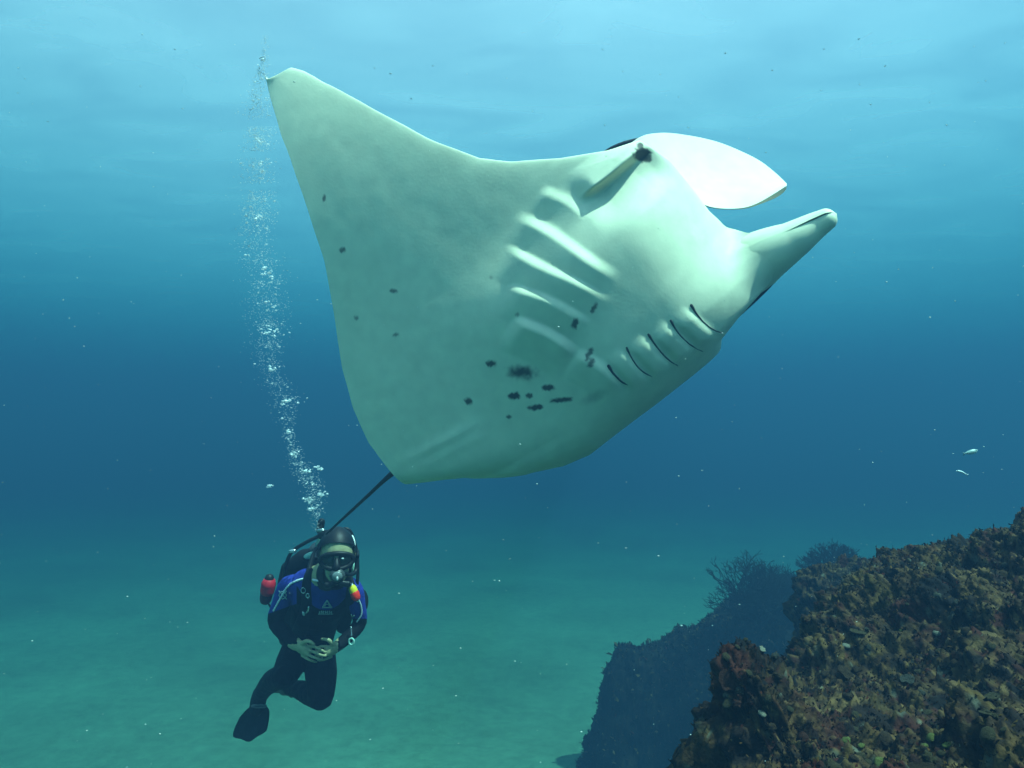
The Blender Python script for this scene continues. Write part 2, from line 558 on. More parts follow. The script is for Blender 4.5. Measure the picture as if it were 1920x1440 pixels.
    horn = ax_[:, None] + rr[:, None, None] * roll[:, :, None] * (np.cos(ph + 2.2)[None, :, None] * A1[:, None] + np.sin(ph + 2.2)[None, :, None] * A2[:, None])
    horn0 = horn
    tipc = np.repeat(horn[-1:].mean(1, keepdims=True) + tn[-1] * 0.012, seg, 1)
    horn = np.concatenate([horn, (horn[-1:] * .55 + tipc * .45), tipc], 0)
    dr = np.cos(ph + 2.2)[None, :, None] * A1[:, None] + np.sin(ph + 2.2)[None, :, None] * A2[:, None]
    dr = np.concatenate([dr, dr[-1:], dr[-1:]], 0)
    # the cheek swells smoothly into the horn: soft minimum of the two depths along the line of sight
    front = dr[:, :, 2] < 0.15
    hpx, hz = proj(horn)[front], horn[..., 2][front]
    sel = live & (V > .45) & (px[..., 0] > 1330) & (px[..., 1] > 410) & (px[..., 1] < 640)
    ii = np.argwhere(sel)
    pv = proj(P[sel])
    zn = np.zeros(len(ii))
    for c0 in range(0, len(ii), 2000):
        dd2 = ((pv[c0:c0 + 2000, None] - hpx[None]) ** 2).sum(-1)
        near = np.argpartition(dd2, 24, axis=1)[:, :24]
        wgt = np.exp(-np.take_along_axis(dd2, near, 1) / 90) + 1e-9
        zn[c0:c0 + 2000] = (hz[near] * wgt).sum(1) / wgt.sum(1) + np.clip(np.sqrt(dd2.min(1)) - 8, 0, None) * 0.0025
    zb = P[sel][:, 2]
    kk = 0.09
    hh = np.clip(0.5 + 0.5 * (zb - zn) / kk, 0, 1)
    zm = zb * (1 - hh) + zn * hh - kk * hh * (1 - hh)
    P[sel] = P[sel] * (zm / zb)[:, None]
    # colours: white belly with dark marks, black back
    Cv = np.ones(T.shape + (3,)) * np.array((0.84, 0.86, 0.61))
    mott = fbm(Q * 5, 4, 51)
    Cv *= (0.93 + 0.13 * mott)[..., None] * (0.95 + 0.1 * fbm(Q * 26, 3, 53))[..., None]
    mark = np.zeros_like(T)
    for (u, vv, hw, hh, tilt, dk, so) in SPOTS:
        c, s_ = math.cos(math.radians(tilt)), math.sin(math.radians(tilt))
        du, dv = px[..., 0] - u, px[..., 1] - vv
        near = (np.abs(du) < 60) & (np.abs(dv) < 60) & live
        X_, Y_ = (du * c + dv * s_) / hw, (-du * s_ + dv * c) / hh
        rr = np.sqrt(X_ ** 2 + Y_ ** 2) + 0.55 * (vnoise(np.stack([px[..., 0] / 5, px[..., 1] / 5, 0 * du + u], -1), 3) - .5)
        mark = np.where(near, np.maximum(mark, dk * (1 - sst(rr, 1 - so * .8, 1 + so * .7))), mark)
    Cv = Cv * (1 - mark[..., None]) + mark[..., None] * np.array((0.012, 0.014, 0.014))
    rim = sst(V, 0.985, 1.0) * 0 + (1 - sst(V, 0.0, 0.012)) * sst(T, 1.45, 1.8) * 0.8       # dark hem at the rear of the tip
    Cv = Cv * (1 - rim[..., None]) + rim[..., None] * np.array((0.02, 0.025, 0.03))
    Cd = np.ones(T.shape + (3,)) * np.array((0.022, 0.024, 0.028)) * (0.7 + 0.6 * fbm(B * 2.0, 3, 61))[..., None]
    n0 = NT * NV
    parts = [(P.reshape(-1, 3), grid_faces(NT, NV)), (D.reshape(-1, 3), grid_faces(NT, NV, flip=True))]
    cols = [Cv.reshape(-1, 3), Cd.reshape(-1, 3)]
    # --- upper head fin: a broad cupped paddle
    top = catmull([(1150, 300), (1196, 259), (1240, 249), (1292, 254), (1342, 265), (1384, 281), (1424, 301), (1454, 324), (1475, 344)], 60)
    bot = catmull([(1215, 372), (1262, 366), (1300, 374), (1330, 387), (1362, 391), (1396, 389), (1422, 380), (1447, 366), (1475, 348)], 60)
    m = 36
    lob = np.zeros((60, m, 3))
    lod = np.zeros((60, m, 3))
    f = np.linspace(0, 1, m)
    for i in range(60):
        q = i / 59
        zt, zb = 3.10 + 0.30 * sst(q, 0, .45), 3.07 + 0.07 * sst(q, 0, .4) - 0.03 * sst(q, .5, 1)
        uv = top[i][None] * (1 - f[:, None]) + bot[i][None] * f[:, None]
        z = zt * (1 - f) + zb * f + 0.035 * np.sin(np.pi * f) * (1 - .5 * q)
        lob[i] = np.stack([(uv[:, 0] - 960) / FPX * z, -(uv[:, 1] - 720) / FPX * z, z], -1)
    nl = nrm(np.cross(np.gradient(lob, axis=0), np.gradient(lob, axis=1)))
    nl *= np.sign(-(nl[30, 18, 2]))
    ed = np.clip(np.minimum(np.minimum(f, 1 - f)[None, :] * 9, (1 - np.linspace(0, 1, 60))[:, None] * 9), 0, 1) ** .5
    lod = lob - nl * (0.028 * ed)[..., None]
    b_ = sum(len(p[0]) for p in parts)
    parts += [(lob.reshape(-1, 3), grid_faces(60, m)), (lod.reshape(-1, 3), grid_faces(60, m, flip=True))]
    cl = np.ones((60, m, 3)) * np.array((0.90, 0.84, 0.72))
    cols += [cl.reshape(-1, 3), cl.reshape(-1, 3) * .8]
    # --- lower head fin, rolled into a horn
    parts.append((horn.reshape(-1, 3), grid_faces(52, seg)))
    hc = np.ones((52, seg, 3)) * np.array((0.84, 0.86, 0.61))
    dr = np.cos(ph + 2.2)[None, :, None] * A1[:, None] + np.sin(ph + 2.2)[None, :, None] * A2[:, None]
    dr = np.concatenate([dr, dr[-1:], dr[-1:]], 0)
    back = sst(dr @ nrm((0.35, -0.65, 0.68)), 0.72, 0.9)
    cols.append((hc * (1 - back[..., None]) + back[..., None] * 0.025).reshape(-1, 3))
    Vc, Fq = merge(parts)
    W = c2w(Vc)
    root = empty('manta_ray', tuple(c2w(MO)))
    tag(root, 'huge white-bellied manta ray banking above the diver with one wing raised', 'manta ray')
    skin = attr_mat('manta_skin', 'skin', 0.55, 0.25, bump=(90, 0.035), grain=(14, 0.05))
    body = part('body', W, Fq, skin, root)
    set_colors(body.data, 'skin', np.vstack(cols))
    # tail
    zt = P[np.searchsorted(t, 0.0), 0, 2]
    tp = [unproj(768, 860, zt + .05), unproj(742, 882, zt + .03), unproj(720, 901, zt + .05), unproj(690, 929, zt + .14), unproj(652, 964, zt + .27), unproj(612, 1001, zt + .36)]
    tv, tq = tube(tp, [0.022, 0.015, 0.010, 0.0085, 0.0075, 0.005], 12, 60)
    part('tail', c2w(tv), tq, mat('tail_skin', (0.018, 0.02, 0.022), 0.5), root)
    # gill slits: dark slots hugging the belly
    dark = mat('gill_dark', (0.03, 0.036, 0.034), 0.7)
    flat = px.reshape(-1, 2)
    ok = (live & (V > .3)).ravel()
    idx = np.nonzero(ok)[0]
    Pf = P.reshape(-1, 3)
    for s, wd in zip(SLITS, (1.0, .85, .9, .8, 1.2)):
        cs = catmull(s, 26)
        pts = []
        for c in cs:
            j = idx[((flat[idx] - c) ** 2).sum(1).argmin()]
            pts.append(unproj(c[0], c[1], Pf[j, 2]))
        pts = np.array(pts)
        pts[:, 2] = np.convolve(np.pad(pts[:, 2], 2, mode='edge'), np.ones(5) / 5, 'valid')
        pr = np.interp(np.linspace(0, 1, 26), [0, .08, .2, .5, .85, 1], [.0058, .0062, .0042, .0036, .0030, .0014]) * wd
        gv, gq = tube(pts, pr, 8)
        part('gill_slit', c2w(gv), gq, dark, root)
    # eye bulges on the sides of the head, black skin with the pale eye
    for pts, rad in (([(1386, 592, 3.20), (1412, 563, 3.17), (1440, 532, 3.14), (1460, 508, 3.12)], [.004, .014, .020, .012]),
                     ([(1132, 285, 3.20), (1150, 277, 3.19), (1172, 269, 3.18), (1196, 261, 3.17)], [.003, .010, .012, .006])):
        ev, eq = tube([unproj(*p) for p in pts], rad, 14, 24)
        ridge = part('eye_ridge', c2w(ev), eq, mat('back_skin', (0.02, 0.022, 0.026), 0.5), root)
    ev, eq = ellipsoid(unproj(1463, 507, 3.115), (.011, .024, .012), 16, 10)
    part('eye', c2w(ev), eq, mat('eye_white', (0.6, 0.66, 0.62), 0.25), root)
    return root
build_manta()

# ------------------------------------------------------------------ reef
def tps(ctrl, X, Y):
    """thin-plate height through control points (x, y, z)"""
    c = np.asarray(ctrl, float)
    U = lambda r2: 0.5 * r2 * np.log(np.maximum(r2, 1e-9))
    n = len(c)
    K = U(((c[:, None, :2] - c[None, :, :2]) ** 2).sum(-1)) + np.eye(n) * 0.01
    Pm = np.c_[np.ones(n), c[:, :2]]
    A = np.block([[K, Pm], [Pm.T, np.zeros((3, 3))]])
    w = np.linalg.solve(A, np.r_[c[:, 2], 0, 0, 0])
    Z = w[n] + w[n + 1] * X + w[n + 2] * Y
    for i in range(n):
        Z = Z + w[i] * U((X - c[i, 0]) ** 2 + (Y - c[i, 1]) ** 2)
    return Z
def reef_colors(W, nz, seed):
    """encrusting life: olive, brown, rust and pale patches"""
    pal = np.array([(0.085, 0.042, 0.012), (0.022, 0.010, 0.005), (0.140, 0.075, 0.020), (0.085, 0.018, 0.007), (0.210, 0.125, 0.045), (0.007, 0.004, 0.003), (0.135, 0.080, 0.018)])
    d1, v1 = cells(W * 9.0 + 0.25 * fbm(W * 9, 2, seed + 5)[..., None], seed)
    d2, v2 = cells(W * 38.0, seed + 40)
    c1 = pal[(v1 * 6.99).astype(int)]
    c2 = pal[(v2 * 6.99).astype(int)]
    m = sst(fbm(W * 5, 3, seed + 9), 0.40, 0.62)[..., None]
    C = c1 * m + c2 * (1 - m)
    pale = (v2 > 0.955)[..., None] * sst(0.55 - d2, 0, .3)[..., None]
    C = C * (1 - pale) + pale * np.array((0.20, 0.20, 0.14))
    return C * (0.08 + 0.70 * fbm(W * 70, 2, seed + 13))[..., None]
REEF_MAT = attr_mat('reef_rock', 'life', 0.85, 0.2, bump=(45, 0.6), grain=(55, 0.35))

def px_ctrl(rows):
    return [tuple(at(u, v, d)) for (u, v, d) in rows]
def rock_relief(W, amp, seed):
    d1, _ = cells(W * 2.1 + 0.5 * fbm(W * 2.0, 2, seed)[..., None], seed + 1)
    d2, _ = cells(W * 5.5 + 0.4 * fbm(W * 4.0, 2, seed + 2)[..., None], seed + 3)
    d3, _ = cells(W * 13.0 + 0.4 * fbm(W * 9.0, 2, seed + 4)[..., None], seed + 5)
    d4, _ = cells(W * 31.0, seed + 7)
    return amp * (0.17 * (0.5 - d1) + 0.075 * (0.5 - d2) + 0.052 * (0.5 - d3) + 0.036 * (0.5 - d4) + 0.05 * (fbm(W * 8, 3, seed + 8) - .5))
def grid_normals(P):
    n = nrm(np.cross(np.gradient(P, axis=0), np.gradient(P, axis=1)))
    return n * np.sign(n[..., 2].mean())

def build_reef():
    # near slope: what the photograph shows of it, then how it falls away behind and to the left
    ctrl = px_ctrl([(1920, 944, 4.6), (1800, 980, 4.8), (1700, 1020, 5.0), (1600, 1075, 5.1), (1540, 1120, 5.0), (1490, 1190, 4.6), (1420, 1275, 4.1), (1320, 1345, 3.6), (1255, 1420, 3.2),
                    (1920, 1100, 3.4), (1800, 1150, 3.5), (1680, 1200, 3.6), (1560, 1290, 3.4), (1920, 1280, 2.6), (1780, 1330, 2.6), (1600, 1400, 2.7), (1440, 1440, 2.75), (1920, 1440, 2.1), (1750, 1470, 2.2), (1600, 1560, 2.2), (1400, 1600, 2.3)])
    sil = [(1920, 944, 4.6), (1800, 980, 4.8), (1700, 1020, 5.0), (1600, 1075, 5.1), (1540, 1120, 5.0), (1490, 1190, 4.6), (1420, 1275, 4.1), (1320, 1345, 3.6), (1255, 1420, 3.2)]
    ctrl += px_ctrl([(u - 15, v + 75, d * 1.13) for u, v, d in sil] + [(u - 25, v + 210, d * 1.28) for u, v, d in sil])
    ctrl += [(2.9, 7.4, 1.6), (1.05, 5.6, -0.1), (0.6, 4.8, -0.2), (0.2, 3.9, -0.2), (0.25, 3.0, -0.2), (0.3, 2.2, -0.2), (4.2, 5.0, 3.0), (4.0, 3.6, 2.9), (3.6, 2.4, 2.4), (4.6, 7.4, 1.6), (1.2, 1.2, 0.3), (2.6, 1.2, 1.2), (0.2, 5.2, -0.4), (0.9, 6.6, -0.3), (1.9, 7.6, 0.0)]
    K = 0.62
    ctrl = [tuple(CAM + K * (np.array(p) - CAM)) for p in ctrl]
    ctrl = [p if p[2] > 1.5 else (p[0], p[1], 1.5 - (1.5 - p[2]) * 4.0) for p in ctrl]
    n1, n2 = 640, 600
    X, Y = np.meshgrid(np.linspace(-0.1, 3.0, n1), np.linspace(0.65, 4.7, n2), indexing='ij')
    Z = tps(ctrl, X, Y)
    W = np.stack([X, Y, Z], -1)
    nn = grid_normals(W)
    W = W + nn * (rock_relief(W / K, 0.90, 131) - 0.06)[..., None]
    o = link('reef_slope', mesh_np('reef_slope', W.reshape(-1, 3), grid_faces(n1, n2)), REEF_MAT)
    set_colors(o.data, 'life', reef_colors(W.reshape(-1, 3), None, 200))
    tag(o, 'brown coral-crusted reef slope in the lower right foreground', kind='structure')
    # far outcrop standing on the sand
    def on_sand(u, v, dz=0.0):
        d = at(u, v, 1.0) - CAM
        k = (-0.75 - CAM[2]) / d[2]
        p = CAM + d * k
        return (p[0], p[1], p[2] + dz - 0.75)
    ctrl = px_ctrl([(1142, 1236, 9.2), (1195, 1204, 9.3), (1300, 1172, 9.3), (1380, 1125, 9.2), (1128, 1330, 9.1), (1480, 1092, 9.0), (1570, 1062, 8.8), (1165, 1320, 8.9), (1300, 1310, 8.5), (1420, 1235, 8.4), (1700, 1110, 8.4), (1400, 1350, 7.8), (1560, 1170, 8.0)])
    ctrl += [on_sand(1104, 1392, -.35), on_sand(1150, 1412, -.1), on_sand(1190, 1420), on_sand(1260, 1436), on_sand(1108, 1340), on_sand(1040, 1400, -.1), on_sand(1030, 1330, -.1), on_sand(1110, 1290, -.1), on_sand(1200, 1270, -.1), on_sand(1340, 1262, 0), on_sand(1500, 1480), on_sand(1330, 1500, -.1), (4.2, 11.8, -.9), (5.2, 9.5, 1.4), (4.8, 7.8, 1.6)]
    n1, n2 = 330, 330
    X, Y = np.meshgrid(np.linspace(0.35, 5.3, n1), np.linspace(6.6, 11.9, n2), indexing='ij')
    Z = tps(ctrl, X, Y)
    W2 = np.stack([X, Y, Z], -1)
    W2 = W2 + grid_normals(W2) * (rock_relief(W2, 0.95, 301) - .02)[..., None]
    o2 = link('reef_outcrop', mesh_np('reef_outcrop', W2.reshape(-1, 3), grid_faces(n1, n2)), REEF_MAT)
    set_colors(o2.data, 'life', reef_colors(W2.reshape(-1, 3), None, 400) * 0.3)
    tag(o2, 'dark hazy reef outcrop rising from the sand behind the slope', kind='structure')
    return o, W, o2, W2
reef, REEF_W, outcrop, OUT_W = build_reef()

def lump_mesh(name, seed, kind):
    """one small encrusting growth, base at the origin, about 1 unit across"""
    bm = bmesh.new()
    bmesh.ops.create_icosphere(bm, subdivisions=2 if kind == 'ball' else 3, radius=0.5)
    V = np.array([v.co for v in bm.verts])
    if kind == 'ball':
        s = 1 + 0.9 * (fbm(V * 2.2 + seed * 7.1, 2, seed) - .5) + 0.5 * (0.4 - cells(V * 3 + seed, seed)[0])
        V = V * s[:, None] * np.array((1, 0.9, 0.7))
    elif kind == 'plate':
        r = np.hypot(V[:, 0], V[:, 1])
        V = V * np.array((1.25, 1.0, 0.22))
        V[:, 2] += 0.55 * r ** 2 + 0.5 * (fbm(V * 2.6 + seed * 3.3, 2, seed) - .5)
        V[:, :2] *= (0.75 + 0.6 * vnoise(np.c_[np.arctan2(V[:, 1], V[:, 0]) * 1.6, 0 * r, 0 * r] + seed, seed))[:, None]
    else:                                           # finger tuft
        d, _ = cells(V * 4.2 + seed * 1.7, seed)
        V = V * (0.55 + 1.1 * np.clip(0.62 - d, 0, 1))[:, None] * np.array((1, 1, 0.95))
    for v, c in zip(bm.verts, V):
        v.co = c
    me = bpy.data.meshes.new(name)
    bm.to_mesh(me)
    bm.free()
    me.polygons.foreach_set('use_smooth', np.ones(len(me.polygons), bool))
    return me
def build_lumps():
    kinds = {'coral_lump': ('ball', 4), 'coral_plate': ('plate', 4), 'coral_tuft': ('tuft', 4)}
    mats = [mat('coral_olive', (0.025, 0.020, 0.007), 0.85, 0.2, noise=(5, (0.063, 0.051, 0.020), .2), bump=(18, .7)),
            mat('coral_brown', (0.018, 0.010, 0.004), 0.85, 0.2, noise=(5, (0.053, 0.033, 0.015), .2), bump=(18, .7)),
            mat('coral_rust', (0.025, 0.007, 0.004), 0.85, 0.2, noise=(6, (0.056, 0.021, 0.010), .2), bump=(18, .7)),
            mat('coral_grey', (0.020, 0.021, 0.017), 0.85, 0.2, noise=(5, (0.056, 0.056, 0.040), .2), bump=(18, .7)),
            mat('coral_lime', (0.061, 0.072, 0.014), 0.8, 0.2, noise=(6, (0.132, 0.149, 0.033), .2), bump=(18, .6)),
            mat('coral_pale', (0.110, 0.116, 0.083), 0.8, 0.2, noise=(6, (0.198, 0.198, 0.149), .2), bump=(18, .5))]
    src = {}
    for nm, (kd, k) in kinds.items():
        for mi, m in enumerate(mats):
            for s in range(2):
                me = lump_mesh(nm, 3 + s + mi * 2 + 20 * len(src), kd)
                me.materials.append(m)
                src.setdefault((nm, mi), []).append(me)
    n = grid_normals(REEF_W)
    n1, n2 = REEF_W.shape[:2]
    cs = w2c(REEF_W)
    uv = proj(cs)
    facing = (nrm(CAM - REEF_W) * n).sum(-1)
    ok = (uv[..., 0] > 1230) & (uv[..., 0] < 1960) & (uv[..., 1] > 930) & (uv[..., 1] < 1480) & (facing > 0.12) & (REEF_W[..., 2] > .1)
    idx = np.argwhere(ok)
    spec = [((1695, 1050, 1), 5, 0.019), ((1562, 1142, 1), 3, 0.031), ((1612, 1155, 1), 3, 0.037), ((1592, 1395, 0), 4, 0.028), ((1616, 1404, 0), 4, 0.020), ((1752, 1388, 0), 4, 0.028), ((1776, 1402, 0), 4, 0.022), ((1735, 1400, 0), 4, 0.015),
            ((1757, 1188, 0), 5, 0.020), ((1440, 1210, 1), 5, 0.019), ((1480, 1245, 1), 3, 0.031), ((1635, 1255, 2), 3, 0.028), ((1770, 1265, 1), 3, 0.031), ((1700, 1280, 1), 3, 0.028), ((1690, 1185, 2), 4, 0.015), ((1720, 1180, 2), 4, 0.015), ((1300, 1390, 0), 3, 0.031), ((1320, 1360, 0), 0, 0.037)]
    flat_uv = uv[ok]
    placed = 0
    names = ['coral_lump', 'coral_plate', 'coral_tuft']
    def put(i, j, nm, mi, size, sink=.15, flatten=1.0):
        me = random.choice(src[(nm, mi)])
        o = bpy.data.objects.new(nm, me)
        COL.objects.link(o)
        o.parent = reef
        nr = Vector(n[i, j]).lerp(Vector((0, 0, 1)), 0.35).normalized()
        o.location = Vector(REEF_W[i, j]) + nr * size * sink
        q = nr.to_track_quat('Z', 'Y') @ Matrix.Rotation(random.uniform(0, 6.28), 3, 'Z').to_quaternion()
        o.rotation_mode = 'QUATERNION'
        o.rotation_quaternion = q
        o.scale = (size * random.uniform(.8, 1.3), size * random.uniform(.8, 1.2), size * random.uniform(.6, 1.0) * flatten)
    for ((u, v, k), mi, size) in spec:
        j = ((flat_uv - np.array((u, v))) ** 2).sum(1).argmin()
        put(*idx[j], names[k], mi, size, sink=.25)
        placed += 1
    w = 1.0 / np.maximum(cs[..., 2][ok], 1.0) ** 2
    pick = RNG.choice(len(idx), size=282, replace=False, p=w / w.sum())
    for j in pick:
        nm = random.choices(names, (5, 1.6, 5))[0]
        mi = random.choices(range(6), (6, 7, 3, 1.5, .2, .35))[0]
        put(*idx[j], nm, mi, random.uniform(.013, .034) * (1.1 if nm == 'coral_plate' else 1))
    # the small growth nobody could count, joined
    ok2 = (facing > -0.2) & (uv[..., 0] > 1200) & (uv[..., 0] < 2050) & (uv[..., 1] > 900) & (uv[..., 1] < 1560)
    idx2 = np.argwhere(ok2)
    def turf(name, W, nrmls, idxs, count, smin, smax, mts, parent, label):
        Vs, Cs = [], []
        sel = idxs[RNG.choice(len(idxs), size=count)]
        base = W[sel[:, 0], sel[:, 1]]
        nr = nrm(nrmls[sel[:, 0], sel[:, 1]] + np.array((0, 0, .6)) + RNG.normal(0, .45, (count, 3)))
        a = nrm(np.cross(nr, RNG.normal(size=(count, 3))))
        s = RNG.uniform(smin, smax, count)[:, None]
        wd = RNG.uniform(.35, .8, count)[:, None] * s
        tw = nrm(np.cross(nr, a))
        bend = RNG.normal(0, .35, (count, 1)) * s
        p0 = base - a * wd * .3 - nr * s * .1
        p1 = base + a * wd * .3 - nr * s * .1
        p2 = base + a * wd * .6 + nr * s * .6 + tw * bend
        p3 = base - a * wd * .5 + nr * s * .95 + tw * bend * 1.6
        V = np.stack([p0, p1, p2, p3], 1).reshape(-1, 3)
        Fq = np.arange(count * 4).reshape(-1, 4)
        o = link(name, mesh_np(name, V, Fq, False), mts, parent)
        c = reef_colors(base, None, 777) * RNG.uniform(.5, 1.5, (count, 1))
        set_colors(o.data, 'life', np.repeat(c, 4, 0))
        tag(o, label, kind='stuff')
    m = attr_mat('algae_turf', 'life', 0.9, 0.1)
    turf('algae_turf', REEF_W, n, idx2, 34000, .004, .011, m, reef, 'short ragged algae and coral turf covering the reef slope')
    no = grid_normals(OUT_W)
    ix = np.argwhere(OUT_W[..., 2] > -1.4)
    turf('algae_turf', OUT_W, no, ix, 26000, .02, .055, m, outcrop, 'dark ragged turf covering the hazy outcrop')
build_lumps()

def sea_bush(loc, h, w, seed, label):
    """a bushy black coral: forking twigs from one foot"""
    rnd = random.Random(seed)
    root = empty('coral_bush', loc)
    tag(root, label, 'coral bush', 'dark coral bushes on the outcrop')
    segs = [[], []]
    def grow(p, d, L, r, depth):
        q = p + d * L
        segs[0 if depth < 2 else 1].append((p, q, r, r * .7))
        if depth >= 6 or L < 0.012:
            return
        for _ in range(3 if depth < 3 else 2):
            nd = (d + Vector((rnd.gauss(0, .55) * w / h, rnd.gauss(0, .45), rnd.gauss(.12, .38)))).normalized()
            grow(q, nd, L * rnd.uniform(.62, .88), r * .78, depth + 1)
    for k in range(15):
        grow(Vector((rnd.uniform(-.12, .12) * w, rnd.uniform(-.1, .1) * w, -0.05)), Vector((rnd.gauss(0, .75), rnd.gauss(0, .5), .9)).normalized(), h * rnd.uniform(.16, .30), .014, 0)
    m = mat('bush_dark', (0.016, 0.017, 0.017), 0.9, 0.1)
    for nm, ss in (('stem', segs[0]), ('twigs', segs[1])):
        parts = [tube([p, q], [a, b], 5 if nm == 'stem' else 4, caps=False) for (p, q, a, b) in ss]
        V, Fq = merge(parts)
        link(nm, mesh_np(nm, V, Fq), m, root)
def build_bushes():
    for (u, v, d, h, w, s, lab) in ((1428, 1160, 8.6, .86, .95, 4, 'wide dark coral bush on the crest of the hazy outcrop'),
                                    (1560, 1092, 8.5, .56, .52, 9, 'smaller dark coral bush where the outcrop meets the slope')):
        sea_bush(tuple(at(u, v, d)), h, w, s, lab)
build_bushes()

# ------------------------------------------------------------------ diver
DD = 4.1
def dv(u, v, dz=0.0):
    return unproj(u, v, DD + dz)
KM = DD / FPX
SPINE = np.array([  # u, v, dz, half width (px), half depth (m)
    (577, 1240, .36, 20, .07), (578, 1226, .36, 40, .10), (578, 1208, .33, 46, .115), (588, 1172, .25, 46, .105), (597, 1140, .15, 51, .12), (602, 1112, .06, 58, .125), (606, 1094, .0, 56, .10), (614, 1080, -.05, 34, .075), (623, 1064, -.10, 21, .06)])
def torso_front(u, v, lift=0.0):
    o = np.argsort(SPINE[:, 1])
    g = lambda k: np.interp(v, SPINE[o, 1], SPINE[o, k])
    x = np.clip((u - g(0)) / g(3), -.97, .97)
    return unproj(u, v, DD + g(2) - g(4) * math.sqrt(1 - x * x) - lift)
BODY_BVH = None
def on_body(u, v, lift=0.0):
    d = Vector(at(u, v, 1.0) - CAM).normalized()
    h = BODY_BVH[0].ray_cast(Vector(CAM) - BODY_BVH[1], d)
    if h[0] is None:
        return torso_front(u, v, lift)
    return w2c(np.array(h[0] + BODY_BVH[1] - d * lift))
def voxel_fuse(parts, size, smooth_it=4):
    """several closed shapes -> one continuous skin"""
    V, Fq = merge(parts)
    me = mesh_np('fuse', V, Fq)
    o = bpy.data.objects.new('fuse', me)
    COL.objects.link(o)
    r = o.modifiers.new('r', 'REMESH')
    r.mode = 'VOXEL'
    r.voxel_size = size
    r.use_smooth_shade = True
    sm = o.modifiers.new('s', 'SMOOTH')
    sm.iterations = smooth_it
    sm.factor = 0.5
    dg = bpy.context.evaluated_depsgraph_get()
    out = bpy.data.meshes.new_from_object(o.evaluated_get(dg))
    bpy.data.objects.remove(o)
    return out
def loft(st, seg=28, lat=(1, 0, 0)):
    """elliptic torso through stations (u, v, dz, half width px, half depth m)"""
    C = np.array([dv(a[0], a[1], a[2]) for a in st])
    tn = nrm(np.gradient(C, axis=0))
    A = np.tile(np.array(lat, float), (len(st), 1))
    A = nrm(A - tn * (A * tn).sum(1, keepdims=True))
    B = np.cross(tn, A)
    th = np.linspace(0, 2 * math.pi, seg, endpoint=False)
    hw, hd = st[:, 3] * KM, st[:, 4]
    V = C[:, None] + hw[:, None, None] * np.cos(th)[None, :, None] * A[:, None] + hd[:, None, None] * np.sin(th)[None, :, None] * B[:, None]
    n = len(st)
    V = np.concatenate([np.repeat(C[:1][:, None], seg, 1), V, np.repeat(C[-1:][:, None], seg, 1)], 0)
    return V.reshape(-1, 3), grid_faces(n + 2, seg, wrap=True)

HS = 1.03
HEAD = dv(632, 1043, -.17)
HF = nrm((0.22, -0.06, -1.0))                    # where the face looks
HU = nrm(np.array((0.05, 1.0, -0.22)) - HF * np.dot((0.05, 1.0, -0.22), HF))
HR = np.cross(HU, HF)
if HR[0] < 0:
    HR = -HR
def hp(r, u, f):
    """a point on the head: right, up, forward in metres"""
    return HEAD + (HR * r + HU * u + HF * f) * HS
HFR = HS * np.stack([HR, HF, HU])                     # frame for ellipsoids: x right, y forward, z up

